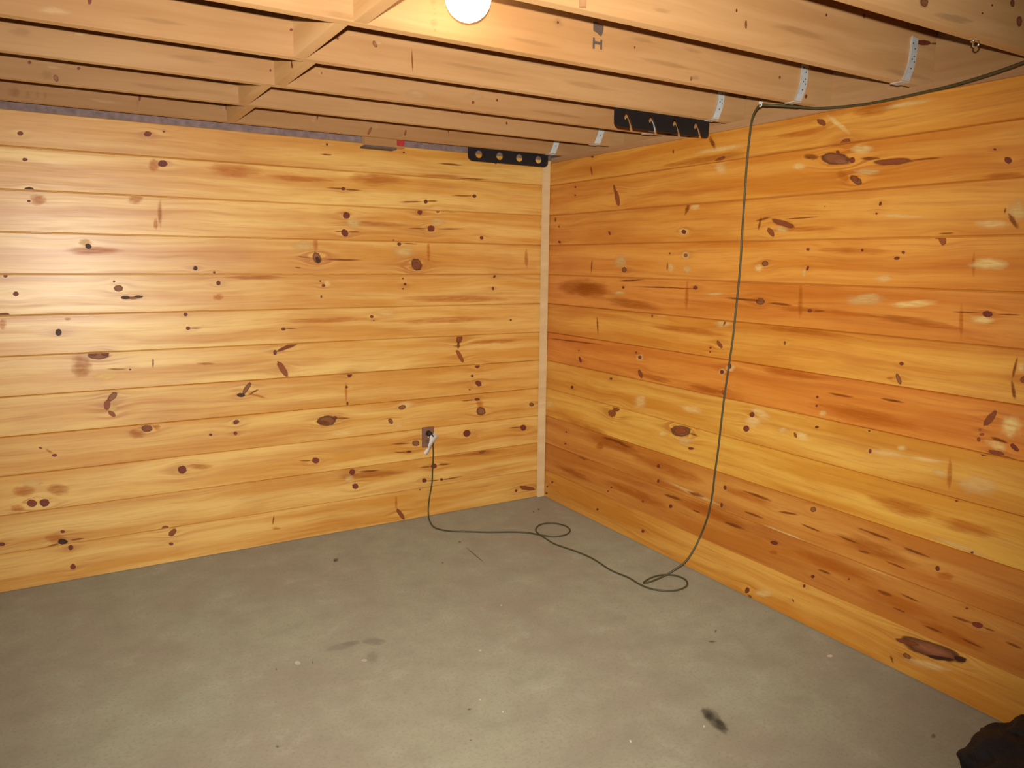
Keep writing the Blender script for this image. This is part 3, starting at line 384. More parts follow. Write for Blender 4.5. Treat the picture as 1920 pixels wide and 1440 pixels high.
M = {}
M['panel'] = timber('varnished_pine', (.87, .545, .150), (.70, .330, .046), (.44, .130, .009), .50, .50, True)
M['joist'] = timber('bare_joist_timber', (.50, .285, .122), (.43, .222, .084), (.34, .155, .050), .62, 0.0, False, .08, .55)
M['trim'] = timber('pale_trim_timber', (.76, .57, .32), (.70, .50, .265), (.60, .40, .20), .6, 0.0, False, .05, .6)
M['plate'] = timber('plate_timber', (.45, .25, .115), (.38, .19, .080), (.30, .13, .045), .65, 0.0, False, .08, .8)
M['greyplate'] = plain('grey_weathered_plate', (.31, .21, .20), .8, 0, .45, 30)
M['deck'] = timber('deck_boarding', (.55, .36, .19), (.46, .28, .13), (.36, .2, .08), .7, 0.0, False)
M['knots'] = marks_material('knots_and_stains', .55)
M['floor_marks'] = marks_material('floor_scuffs', .8, (30.0, 30.0, 30.0))
M['black_metal'] = plain('black_painted_steel', (.010, .010, .012), .45, 0, .2)
M['galv'] = plain('galvanised_steel', (.78, .82, .82), .5, .15, .15, 60)
M['bright'] = plain('bright_zinc', (.85, .85, .82), .18, 1.0, .1)
M['cord'] = plain('dark_green_cord', (.078, .070, .030), .5, 0, .15)
M['plug'] = plain('dark_plug_rubber', (.022, .018, .016), .5)
M['tag'] = plain('white_paper_tag', (.80, .76, .70), .6, 0, .1)
M['outlet'] = plain('brown_cover_plate', (.26, .135, .090), .38, 0, .1)
M['outlet_face'] = plain('brown_receptacle', (.20, .10, .068), .4, 0, .1)
M['slot'] = plain('dark_slot', (.012, .010, .008), .7)
M['fabric'] = plain('black_fabric', (.0095, .0125, .0215), .62, 0, .45, 24, .35, .8)
M['red'] = plain('red_paint', (.50, .035, .030), .55, 0, .35, 60)
M['white_plastic'] = plain('white_plastic', (.82, .80, .74), .4)
M['brass'] = plain('brass_screw_shell', (.60, .42, .18), .3, 1.0)
M['porcelain'] = plain('white_porcelain', (.80, .78, .74), .25)

def concrete():
    m, nt, out = new_mat('concrete')
    tc = N(nt, 'ShaderNodeTexCoord'); P = tc.outputs['Object']
    big = noise(nt, P, 1.3, 4.0, .6)
    medium = noise(nt, P, 7.0, 5.0, .65)
    fine = noise(nt, P, 90.0, 3.0, .6)
    speck = noise(nt, P, 260.0, 2.0, .5)
    c = mix_col(nt, remap(nt, big, .40, .60), (.300, .282, .196), (.285, .238, .172))
    c = mix_col(nt, math_node(nt, 'MULTIPLY', remap(nt, medium, .47, .68), .60), c, (.24, .212, .15))
    c = mix_col(nt, math_node(nt, 'MULTIPLY', remap(nt, medium, .44, .30), .50), c, (.36, .335, .25))
    c = mix_col(nt, math_node(nt, 'MULTIPLY', remap(nt, fine, .50, .72), .55), c, (.205, .178, .122))
    c = mix_col(nt, math_node(nt, 'MULTIPLY', remap(nt, speck, .70, .78), .5), c, (.10, .08, .055))
    b = N(nt, 'ShaderNodeBsdfPrincipled'); L(nt, c, b.inputs['Base Color'])
    b.inputs['Roughness'].default_value = .78; b.inputs['Specular IOR Level'].default_value = .3
    b.inputs['Diffuse Roughness'].default_value = .6
    bp = N(nt, 'ShaderNodeBump'); bp.inputs['Strength'].default_value = .12; bp.inputs['Distance'].default_value = .004
    L(nt, math_node(nt, 'ADD', medium, math_node(nt, 'MULTIPLY', fine, .4)), bp.inputs['Height'])
    L(nt, bp.outputs[0], b.inputs['Normal'])
    L(nt, b.outputs[0], out.inputs['Surface'])
    return m
M['concrete'] = concrete()

def bulb_material():
    m, nt, out = new_mat('glowing_bulb')
    e = N(nt, 'ShaderNodeEmission'); e.inputs['Color'].default_value = (1.0, .84, .56, 1); e.inputs['Strength'].default_value = 13.0
    L(nt, e.outputs[0], out.inputs['Surface'])
    return m
M['bulb'] = bulb_material()

# ---------------------------------------------------------------- mesh helpers
class MB:
    """Collects faces (with the mark attributes) and links them as one mesh object."""
    def __init__(self):
        self.v, self.f, self.mi = [], [], []
        self.board, self.spot, self.scol, self.sedge = [], [], [], []
        self.smooth = []
    def vert(self, p, board=(1, 1, 1, .5), spot=(9, 9, 0), scol=(0, 0, 0, 0), sedge=(1, 0, 0)):
        self.v.append(tuple(p)); self.board.append(board); self.spot.append(spot)
        self.scol.append(scol); self.sedge.append(sedge)
        return len(self.v)-1
    def face(self, idx, mi=0, smooth=False):
        self.f.append(tuple(idx)); self.mi.append(mi); self.smooth.append(smooth)
    def poly(self, pts, mi=0, **kw):
        self.face([self.vert(p, **kw) for p in pts], mi)
    def box(self, lo, hi, mi=0, bevel=0.0):
        x0, y0, z0 = lo; x1, y1, z1 = hi
        bm = bmesh.new()
        bmesh.ops.create_cube(bm, size=1.0)
        for v in bm.verts:
            v.co = Vector((x0 if v.co.x < 0 else x1, y0 if v.co.y < 0 else y1, z0 if v.co.z < 0 else z1))
        if bevel:
            bmesh.ops.bevel(bm, geom=list(bm.edges), offset=bevel, segments=2, affect='EDGES', profile=.6)
        self.add_bm(bm, mi)
    def add_bm(self, bm, mi=0, mat=None, smooth=False):
        bmesh.ops.recalc_face_normals(bm, faces=bm.faces)
        bm.verts.index_update()
        base = len(self.v)
        for v in bm.verts:
            self.vert(mat @ v.co if mat else v.co)
        for f in bm.faces:
            self.face([base+v.index for v in f.verts], mi, smooth)
        bm.free()
    def tube(self, pts, rad, seg=10, mi=0, closed=False, cap=True):
        """Swept tube along a list of points (rotation-minimising frame)."""
        pts = [Vector(p) for p in pts]; n = len(pts)
        tang = []
        for i in range(n):
            a = pts[max(i-1, 0)]; b = pts[min(i+1, n-1)]
            tang.append((b-a).normalized())
        ref = Vector((0, 0, 1)) if abs(tang[0].z) < .9 else Vector((1, 0, 0))
        nrm = tang[0].cross(ref).normalized()
        rings = []
        for i in range(n):
            nrm = (nrm - tang[i]*nrm.dot(tang[i])).normalized()
            bn = tang[i].cross(nrm)
            rr = rad[i] if isinstance(rad, (list, tuple)) else rad
            rings.append([self.vert(pts[i] + (nrm*math.cos(2*math.pi*k/seg) + bn*math.sin(2*math.pi*k/seg))*rr) for k in range(seg)])
        for i in range(n-1):
            for k in range(seg):
                k2 = (k+1) % seg
                self.face((rings[i][k], rings[i][k2], rings[i+1][k2], rings[i+1][k]), mi, True)
        if cap:
            self.face(rings[0][::-1], mi); self.face(rings[-1], mi)
    def build(self, name, mats, parent=None, loc=(0, 0, 0), rotz=0.0):
        me = bpy.data.meshes.new(name)
        me.from_pydata(self.v, [], self.f)
        for m in mats: me.materials.append(m)
        for p, mi, s in zip(me.polygons, self.mi, self.smooth):
            p.material_index = mi; p.use_smooth = s
        for nm, tp, data in (('board', 'FLOAT_COLOR', self.board), ('spot', 'FLOAT_VECTOR', self.spot),
                             ('spot_colour', 'FLOAT_COLOR', self.scol), ('spot_edge', 'FLOAT_VECTOR', self.sedge)):
            at = me.attributes.new(nm, tp, 'POINT')
            flat = [c for d in data for c in d]
            at.data.foreach_set('color' if tp == 'FLOAT_COLOR' else 'vector', flat)
        me.update()
        o = bpy.data.objects.new(name, me)
        COL.objects.link(o)
        o.location = loc; o.rotation_euler = (0, 0, rotz)
        if parent: o.parent = parent
        return o

def clip_rect(poly, lo, hi, axis):
    def side(pts, inside, cut):
        res = []
        for i in range(len(pts)):
            a, b = pts[i-1], pts[i]
            ia, ib = inside(a), inside(b)
            if ia != ib:
                t = cut(a, b); res.append((a[0]+(b[0]-a[0])*t, a[1]+(b[1]-a[1])*t))
            if ib: res.append(b)
        return res
    if lo is not None:
        poly = side(poly, lambda p: p[axis] >= lo, lambda a, b: (lo-a[axis])/(b[axis]-a[axis]))
    if hi is not None and poly:
        poly = side(poly, lambda p: p[axis] <= hi, lambda a, b: (hi-a[axis])/(b[axis]-a[axis]))
    return poly

rng = random.Random(7)
def add_marks(mb, marks, to3d, bounds=None, mi=1, lift=.00025):
    """Lay each mark as an inlaid patch. to3d(s, t, off) -> local point; bounds(s, t) -> clip range in t."""
    for i, (s, t, ax, az, bx, bz, k) in enumerate(marks):
        colr, op, soft, rim = KIND[k]
        E = 1.4
        quad = [(s+E*(ax*p+bx*q), t+E*(az*p+bz*q)) for p, q in ((-1, -1), (1, -1), (1, 1), (-1, 1))]
        if bounds:
            lo, hi = bounds(s, t)
            quad = clip_rect(quad, lo, hi, 1)
        if len(quad) < 3: continue
        det = ax*bz-bx*az
        if abs(det) < 1e-12: continue
        j = .85+.3*rng.random()
        cc = tuple(min(1, c*j) for c in colr)
        off = lift + i*1.5e-6
        seed = rng.random()*40
        idx = []
        for (a, b) in quad:
            ds, dt = a-s, b-t
            u = (ds*bz-dt*bx)/det; v = (ax*dt-az*ds)/det
            idx.append(mb.vert(to3d(a, b, off), spot=(u, v, 0), scol=(*cc, op), sedge=(soft, rim, seed)))
        mb.face(idx, mi)

def tag(o, label, cat, group=None):
    o['label'] = label; o['category'] = cat
    if group: o['group'] = group
    return o
def structure(o): o['kind'] = 'structure'; return o
def thing(name, label, cat, loc, group=None):
    o = bpy.data.objects.new(name, None); COL.objects.link(o)
    o.location = loc; o.empty_display_size = .1
    return tag(o, label, cat, group)

# ---------------------------------------------------------------- room shell
W = 0.1761                       # board pitch
Z1 = 0.1776                      # top of the lowest board
XL, YF = -5.2, -5.6              # far ends of the room, behind the photographer
JB = 2.10                        # underside of the joists
JD = 0.235                       # joist depth

BOARD_LEAN = .0036               # each board leans back a little towards its top edge
def lean(t, top):
    k = 0
    while seam(k+1) < t and seam(k+1) < top: k += 1
    return BOARD_LEAN*(t-seam(k)-.0042)/(seam(k+1)-seam(k)-.0084)
def seam(k): return 0.0 if k == 0 else Z1+(k-1)*W

def panel_wall(name, length, top, tints, shift, knots, seen, mats, loc, rotz):
    """Boards along local +X (0..length), face at local y=0 looking to -Y, bevelled edges, one mesh.
    knots: marks in local coordinates that the grain flows round; seen: (x0, x1) span meshed finely enough for it."""
    rr = random.Random(31+shift)
    xs = np.unique(np.concatenate([np.linspace(0, seen[0], 4), np.arange(seen[0], seen[1], .012), np.linspace(seen[1], length, 4)]))
    kn = [(s, t, max(math.hypot(ax, az), math.hypot(bx, bz)), min(math.hypot(ax, az), math.hypot(bx, bz)), k)
          for s, t, ax, az, bx, bz, k in knots if k in (0, 1, 7, 8)]
    V, F, B, FL = [], [], [], []
    base = 0; k = 0
    while seam(k) < top-.005:
        z0, z1 = seam(k), min(seam(k+1), top)
        t = tints[k % len(tints)]
        j = 1.0+(rr.random()-.5)*.05
        hue = (1.0, .965, .86) if shift == 1 else (1.0, 1.0, 1.0)
        bd = (t[0]*j*hue[0], t[1]*j*hue[1], t[2]*j*hue[2], (k*.137+shift*.31) % 1.0)
        e, d, TL = .0042, .0060, BOARD_LEAN
        mid = [(TL*f, z0+e+(z1-z0-2*e)*f) for f in np.linspace(0, 1, 15)]
        prof = np.array([(.0140, z0+.0007), (d, z0+.0007)] + mid + [(TL+d*.7, z1-.0007), (.0140, z1-.0007)])
        n, m_ = len(xs), len(prof)
        X = np.repeat(xs, m_); Y = np.tile(prof[:, 0], n); Z = np.tile(prof[:, 1], n)
        fl = np.zeros_like(X); near = np.zeros_like(X)
        for (s, tt, ra, rb, kk) in kn:
            if not (z0-.01 <= tt <= z1+.01): continue
            r = min(max(rb, .006), .022)
            lo, hi = np.searchsorted(X, s-.30), np.searchsorted(X, s+.30)
            dx = X[lo:hi]-s; dz = Z[lo:hi]-tt
            g = np.exp(-(dx/(3.2*r+.6*ra))**2)*np.exp(-(dz/(3.0*r))**2)
            fl[lo:hi] -= np.tanh(dz/(.8*r))*r*1.25*g
            near[lo:hi] += np.exp(-(dx/(4.0*r+.8*ra))**2)*np.exp(-(dz/(2.6*r))**2)*min(1.0, r/.011)
        V.append(np.stack([X, Y, Z], 1)); B.append(np.tile(np.array(bd), (len(X), 1)))
        FL.append(np.stack([fl, near, np.zeros_like(fl)], 1))
        a = np.arange(n-1)[:, None]*m_ + np.arange(m_-1)[None, :] + base
        F.append(np.stack([a, a+m_, a+m_+1, a+1], -1).reshape(-1, 4))
        base += len(X); k += 1
    mb = MB()
    # sheathing behind the boards closes the wall
    mb.box((0, .0145, 0), (length, .10, top), 0)
    yield mb
    V.append(np.array(mb.v)); B.append(np.array(mb.board)); FL.append(np.zeros((len(mb.v), 3)))
    faces = [tuple(f) for f in np.concatenate(F)] + [tuple(i+base for i in f) for f in mb.f]
    V = np.concatenate(V)
    me = bpy.data.meshes.new(name)
    me.from_pydata(V.tolist(), [], faces)
    for m in mats: me.materials.append(m)
    nf = sum(len(f) for f in F)
    me.polygons.foreach_set('material_index', [0]*nf + mb.mi)
    pad = base
    for nm, tp, data in (('board', 'FLOAT_COLOR', np.concatenate(B)), ('flow', 'FLOAT_VECTOR', np.concatenate(FL)),
                         ('spot', 'FLOAT_VECTOR', np.concatenate([np.full((pad, 3), 9.0), np.array(mb.spot, float)])),
                         ('spot_colour', 'FLOAT_COLOR', np.concatenate([np.zeros((pad, 4)), np.array(mb.scol, float)])),
                         ('spot_edge', 'FLOAT_VECTOR', np.concatenate([np.ones((pad, 3)), np.array(mb.sedge, float)]))):
        at = me.attributes.new(nm, tp, 'POINT')
        at.data.foreach_set('color' if tp == 'FLOAT_COLOR' else 'vector', data.astype(np.float32).ravel())
    me.update()
    o = bpy.data.objects.new(name, me); COL.objects.link(o)
    o.location = loc; o.rotation_euler = (0, 0, rotz)
    structure(o)
    yield o

def board_bounds(top):
    def f(s, t):
        k = 0
        while seam(k+1) < t and seam(k+1) < top: k += 1
        return seam(k)+.0044, min(seam(k+1), top)-.0044
    return f

TB = [(1.0, .98, .95), (1, 1, 1), (1.02, 1.02, 1.0), (1.0, .99, .92), (1, .97, .90), (1.05, 1.08, 1.12), (1.04, 1.06, 1.10), (.98, .96, .95),
      (1, .95, .90), (1.0, .96, .90), (1.03, 1.03, 1.0), (1.0, .98, .95), (.98, .92, .85)]
TR = [(.96, .84, .62), (.80, .58, .40), (.82, .60, .42), (1.0, .96, .66), (.99, .92, .66), (.90, .57, .32), (.98, .80, .52), (.88, .58, .36),
      (.94, .70, .46), (.95, .74, .50), (.95, .74, .48), (.96, .77, .48)]
TOP_BACK, TOP_RIGHT = 2.088, 2.070

bm_ = [(s-XL, t, ax, az, bx, bz, k) for s, t, ax, az, bx, bz, k in BACK_MARKS]
w = panel_wall('wall_back', -XL+.12, TOP_BACK, TB, 0, bm_, (-XL-3.0, -XL), [M['panel'], M['knots']], (XL, 0, 0), 0.0)
add_marks(next(w), bm_, lambda a, b, o: (a, lean(b, TOP_BACK)-o, b), board_bounds(TOP_BACK))
next(w)
# right wall: local x runs from the corner towards the photographer, world y = -local x
rm_ = [(-s, t, -ax, az, -bx, bz, k) for s, t, ax, az, bx, bz, k in RIGHT_MARKS]
w = panel_wall('wall_right', -YF, TOP_RIGHT, TR, 1, rm_, (.0, 3.2), [M['panel'], M['knots']], (0, 0, 0), -math.pi/2)
add_marks(next(w), rm_, lambda a, b, o: (a, lean(b, TOP_RIGHT)-o, b), board_bounds(TOP_RIGHT))
next(w)

mb = MB()
mb.box((XL-.12, YF-.12, -.10), (.14, .12, 0.0), 0)
add_marks(mb, FLOOR_MARKS, lambda a, b, o: (a, b, o), None, 1, .0003)
structure(mb.build('floor', [M['concrete'], M['floor_marks']]))

mb = MB(); mb.box((XL-.12, YF-.12, JB+JD+.001), (.14, .14, JB+JD+.02), 0)
structure(mb.build('ceiling', [M['deck']]))

# corner trim board, plates over the walls and the rim joist behind the joist ends
mb = MB(); mb.box((-.047, -.019, .003), (-.0005, -.0005, 2.075), 0, .0015)
structure(mb.build('trim_1', [M['trim']]))
mb = MB(); mb.box((XL, .012, TOP_BACK-.001), (.02, .10, 2.135), 0)
structure(mb.build('trim_2', [M['greyplate']]))
mb = MB(); mb.box((0.0, -.044, 0), (-YF, .044, .0399), 0)
structure(mb.build('trim_3', [M['plate']], loc=(.059, 0, 2.0600), rotz=-math.pi/2))
mb = MB(); mb.box((0.0, -.019, 0), (-YF, .019, JD), 0)
structure(mb.build('trim_4', [M['joist']], loc=(.105, 0, JB), rotz=-math.pi/2))

# ---------------------------------------------------------------- joists
YB = [-.115, -.557, -.973, -1.386, -1.819, -2.225, -2.632]     # rear faces
TH = .038
JL = ['ceiling joist nearest the back wall, with the black four-hole rack hanging behind it',
      'second ceiling joist from the back wall, beyond the joist with the slotted rack',
      'third ceiling joist from the back wall, behind the joist with the slotted rack',
      'fourth ceiling joist from the back wall, with the black slotted hook rack hanging under it',
      'ceiling joist with black lumber ink stamp, directly behind the glowing bulb',
      'ceiling joist with a short round peg on its face, just in front of the bulb',
      'ceiling joist at the upper right corner with a shiny hook under it']
def ink_stamp(mb, to3d):
    """Two stamped characters, one above the other, on the joist face (x, z in metres from stamp centre)."""
    def bar(x0, z0, x1, z1):
        mb.poly([to3d(x, z) for x, z in ((x0, z0), (x1, z0), (x1, z1), (x0, z1))], 2)
    # upper: blurred figure 8 / shield shape
    pts = [(-.021, .033), (-.008, .035), (.004, .031), (.020, .028), (.019, .010), (.012, -.006), (.004, -.003), (-.006, .003), (-.020, .006)]
    mb.poly([to3d(x, z) for x, z in reversed(pts)], 2)
    # lower: H
    bar(-.0205, -.046, -.0125, -.013); bar(.0085, -.044, .0165, -.015); bar(-.0125, -.031, .0085, -.022)
for j in range(7):
    mb = MB()
    L0 = .085-XL
    mb.box((0, 0, 0), (L0, TH, JD-.0005), 0, .003)
    yf = YB[j]-TH
    def bnd(s, t): return .004, JD-.004
    add_marks(mb, [(s-XL, t-JB, ax, az, bx, bz, {3: 5, 4: 6}.get(k, k)) for s, t, ax, az, bx, bz, k in JOIST_MARKS[j]],
              lambda a, b, o: (a, -o, b), bnd)
    if j == 4:
        ink_stamp(mb, lambda x, z: (-1.060-XL+x, -.0008, .094+z))
    o = mb.build('ceiling_joist', [M['joist'], M['knots'], plain('stamp_ink', (.15, .10, .075), .7, 0, .5, 180)], loc=(XL, yf, JB))
    tag(o, JL[j], 'joist', 'exposed ceiling joists')

# blocking between the joists
BL = [(-1.859, 0, 'blocking board between the two joists nearest the back wall'),
      (-1.895, 1, 'blocking board second from the back wall, between second and third joist'),
      (-1.854, 2, 'blocking board third from the back wall, with dark knot on its side'),
      (-1.896, 3, 'blocking board fourth from the back wall, left of the glowing bulb'),
      (-1.857, 4, 'blocking board at the top edge of the picture, closest to the bulb')]
for x, j, lab in BL:
    mb = MB()
    y1 = YB[j]-TH-.0005; y0 = YB[j+1]+.0005
    ln = y1-y0
    mb.box((0, -TH/2, 0), (ln, TH/2, JD-.002), 0, .002)
    if j == 2:
        add_marks(mb, [(y1+1.2456, .020, .008, 0, -.006, .014, 0)], lambda a, b, o: (a, -TH/2-o, b))
    o = mb.build('blocking_board', [M['joist'], M['knots']], loc=(x+TH/2, y1, JB+.0005), rotz=-math.pi/2)
    tag(o, lab, 'board', 'blocking between the joists')

# ---------------------------------------------------------------- galvanised straps on the joist ends
SL = ['galvanised strap on the joist end in the room corner, above the four-hole rack',
      'galvanised strap on the second joist from the back wall, small and pale',
      'galvanised strap seen through a slot of the black hook rack',
      'galvanised strap just right of the black hook rack',
      'galvanised strap above the green cord beside the white cord clip',
      'galvanised strap on the joist end beside the oval red knot, upper right']
for j in range(6):
    mb = MB()
    yf = YB[j]-TH
    x0 = [-.052, -.070, -.066, -.068, -.080, -.045][j]
    w, th = .040, .0022
    # strap folded as a strip: centre line in x against height, bent towards the room lower down
    line = [(0.002, .145), (0.0015, .10), (-.001, .070), (-.008, .045), (-.027, .0035)]
    def rows(y): return [(mb.vert((x-w/2, y, z)), mb.vert((x+w/2, y, z))) for x, z in line]
    f = rows(-th); b = rows(-.0002)
    for i in range(len(line)-1):
        mb.face((f[i][0], f[i+1][0], f[i+1][1], f[i][1])); mb.face((b[i][1], b[i+1][1], b[i+1][0], b[i][0]))
        mb.face((f[i][0], b[i][0], b[i+1][0], f[i+1][0])); mb.face((f[i][1], f[i+1][1], b[i+1][1], b[i][1]))
    mb.face((f[0][0], f[0][1], b[0][1], b[0][0])); mb.face((f[-1][1], f[-1][0], b[-1][0], b[-1][1]))
    # raised left lip and the seat folded under the joist
    for i in range(len(line)-1):
        (xa, za), (xb, zb) = line[i], line[i+1]
        mb.poly([(xa-w/2, -th, za), (xa-w/2-.004, -.011, za), (xb-w/2-.004, -.011, zb), (xb-w/2, -th, zb)])
        mb.poly([(xa-w/2-.0015, -th, za), (xb-w/2-.0015, -th, zb), (xb-w/2-.0055, -.011, zb), (xa-w/2-.0055, -.011, za)])
    mb.box((-.027-w/2-.003, -th, -.0024), (-.027+w/2, TH+.0022, -.0004))
    # nail heads
    for nx, nz in ((.006, .085), (.009, .068), (-.004, .075), (-.006, .045), (.008, .110), (-.005, .125)):
        bm = bmesh.new(); bmesh.ops.create_cone(bm, cap_ends=True, segments=10, radius1=.0026, radius2=.002, depth=.0022)
        mb.add_bm(bm, 1, Matrix.Translation((nx, -th-.0008, nz)) @ Matrix.Rotation(math.pi/2, 4, 'X'))
    o = mb.build('joist_strap', [M['galv'], plain('nail_head', (.10, .10, .11), .4, .8)], loc=(x0, yf, JB))
    tag(o, SL[j], 'strap', 'galvanised straps on the joist ends')

# ---------------------------------------------------------------- the two black racks
def rack_outline(hang):
    """Closed outline of a plate 0.523 m wide, local x from the left end, z down from the top edge."""
    c = .022
    return c, .523, hang
def extrude_plate(mb, loops_outer, holes, th):
    """Triangulated plate with holes: outline and holes in x,z, thickness along y."""
    bm = bmesh.new()
    def ring(pts):
        vs = [bm.verts.new((x, 0, z)) for x, z in pts]
        return [bm.edges.new((vs[i], vs[(i+1) % len(vs)])) for i in range(len(vs))]
    ed = ring(loops_outer)
    for h in holes: ed += ring(h)
    bmesh.ops.triangle_fill(bm, use_beauty=True, use_dissolve=False, edges=ed)
    bmesh.ops.recalc_face_normals(bm, faces=bm.faces)
    ext = bmesh.ops.extrude_face_region(bm, geom=list(bm.faces))
    for g in ext['geom']:
        if isinstance(g, bmesh.types.BMVert): g.co.y += th
    mb.add_bm(bm, 0)
Wp, ABOVE, BELOW, C_ = .523, .040, .071, .022
# rack with four round holes, screwed to the rear face of the rearmost joist
mb = MB()
outer = [(0, ABOVE), (0, -BELOW+C_), (.004, -BELOW+.012), (C_, -BELOW), (Wp-C_, -BELOW), (Wp-.004, -BELOW+.012), (Wp, -BELOW+C_), (Wp, ABOVE)]
holes = [[(hx+.0215*math.cos(a*math.pi/14), -.032+.0215*math.sin(a*math.pi/14)) for a in range(28)] for hx in (.067, .199, .328, .457)]
extrude_plate(mb, outer, holes, .004)
o = mb.build('hole_rack', [M['black_metal']], loc=(-.605, YB[0]+.0006, JB))
tag(o, 'black steel rack with four round holes hanging in the far corner', 'rack')
# rack with four hook slots open at the bottom edge, on the rear face of the fourth joist
mb = MB()
def slot(cx):
    # from the lower edge up to the apex, then down to the blunt hook end
    return [(cx-.0075, -BELOW), (cx-.017, -.043), (cx-.026, -.0335), (cx-.0285, -.040), (cx-.036, -.0405), (cx-.0425, -.031),
            (cx-.037, -.015), (cx-.029, -.0085), (cx-.022, -.013), (cx-.0055, -.040), (cx+.0095, -BELOW)]
outer = [(0, ABOVE), (0, -BELOW+C_), (.005, -BELOW+.010), (C_, -BELOW)]
for cx in (.090, .220, .352, .474):
    outer += slot(cx)
outer += [(Wp-.012, -BELOW), (Wp-.004, -BELOW+.004), (Wp, -BELOW+.014), (Wp, ABOVE)]
extrude_plate(mb, outer, [], .004)
o = mb.build('hook_rack', [M['black_metal']], loc=(-.611, YB[3]+.0006, JB))
tag(o, 'black steel rack with four hook slots open at its lower edge', 'rack')

# ---------------------------------------------------------------- bulb in its lamp holder
bulb_c = Vector((-1.606, -2.022, 2.160))
axis = Vector((.42, -.02, .88)).normalized()
lamp = thing('ceiling_lamp', 'glowing bare bulb between two joists at the top of the picture', 'lamp', bulb_c)
R = Vector((0, 0, 1)).rotation_difference(axis).to_matrix().to_4x4()
def lathe(mb, prof, seg, mat, mi=0):
    rings = []
    for r, z in prof:
        rings.append([mb.vert(mat @ Vector((r*math.cos(2*math.pi*k/seg), r*math.sin(2*math.pi*k/seg), z))) for k in range(seg)])
    for a in range(len(rings)-1):
        for k in range(seg):
            k2 = (k+1) % seg
            mb.face((rings[a][k], rings[a][k2], rings[a+1][k2], rings[a+1][k]), mi, True)
    mb.face(rings[0][::-1], mi); mb.face(rings[-1], mi)
mb = MB()
rb = .060
prof = [(rb*math.sin(t), -rb*math.cos(t)) for t in [i*math.pi/18*.98+.03 for i in range(0, 14)]]
prof += [(.034, .054), (.022, .066), (.0165, .076)]
lathe(mb, prof, 32, R)
mb.build('glass_bulb', [M['bulb']], lamp)
mb = MB()
lathe(mb, [(.0135, .0765), (.0135, .100), (.009, .103)], 24, R)
mb.build('screw_base', [M['brass']], lamp)
mb = MB()
lathe(mb, [(.021, .094), (.026, .102), (.027, .122), (.036, .130), (.036, .138)], 28, R)
mb.build('socket', [M['porcelain']], lamp)
mb = MB()
p0 = R @ Vector((0, 0, .138))
mb.tube([p0, p0+Vector((.010, 0, .010)), Vector((p0.x+.013, p0.y, 2.334-bulb_c.z))], .007, 10)
mb.build('stem', [M['porcelain']], lamp)

# short peg on the front face of the sixth joist
mb = MB()
mb.tube([(0, 0, -.001), (0, 0, .01), (0, 0, .12)], .0088, 16)
o = mb.build('wooden_peg', [M['plate']], loc=(-1.4225, YB[5]-TH-.0092, JB+.002))
tag(o, 'short pale round peg standing against the joist near the bulb', 'peg')

# small shiny hook under the nearest joist
mb = MB()
hook = [Vector((0, 0, 0)), Vector((0, 0, -.008))]
for a in range(0, 13):
    t = math.pi*(a/12.0)*1.35
    hook.append(Vector((0, -.008+.008*math.cos(t), -.010-.008*math.sin(t))))
mb.tube(hook, .0022, 8)
lathe(mb, [(.0075, -.0005), (.0075, -.0025), (.003, -.005)], 16, Matrix.Identity(4))
o = mb.build('cup_hook', [M['bright']], loc=(-.366, YB[6]-.006, JB-.0002))
tag(o, 'tiny shiny metal hook under the joist at upper right', 'hook')

# ---------------------------------------------------------------- cord, clip, plug, tag, outlet
def smooth_path(pts, sub=6):
    pts = [Vector(p) for p in pts]
    out = []
    for i in range(len(pts)-1):
        p0 = pts[max(i-1, 0)]; p1 = pts[i]; p2 = pts[i+1]; p3 = pts[min(i+2, len(pts)-1)]
        for k in range(sub):
            t = k/sub
            out.append(.5*((2*p1)+(p2-p0)*t+(2*p0-5*p1+4*p2-p3)*t*t+(3*p1-p0-3*p2+p3)*t*t*t))
    out.append(pts[-1]); return out
path = smooth_path(CORD_PATH)
for p in path: p.z = max(p.z, .0045)
cord = thing('extension_cord', 'dark green extension cord looping over the floor and up to the joists', 'cord', (-.802, -.02, .50))
mb = MB(); mb.tube([p-Vector(cord.location) for p in path], .0044, 10)
mb.build('cable', [M['cord']], cord)
# plug in the upper receptacle: body, strain relief bending down into the cable
mb = MB()
c0 = Vector((-.8035, -.0085, .5035))-Vector(cord.location)
bm = bmesh.new(); bmesh.ops.create_cone(bm, cap_ends=True, segments=20, radius1=.0165, radius2=.0125, depth=.030)
mb.add_bm(bm, 0, Matrix.Translation(c0+Vector((0, -.0155, 0))) @ Matrix.Rotation(math.pi/2, 4, 'X'), True)
s0 = c0+Vector((0, -.030, 0)); e0 = Vector(CORD_PATH[0])-Vector(cord.location)
mb.tube(smooth_path([s0, s0+Vector((.003, -.012, -.006)), s0+Vector((.010, -.012, -.020)), e0], 5), [.0085]*4+[.0075]*4+[.006]*4+[.0048]*4, 12)
mb.build('plug', [M['plug']], cord)
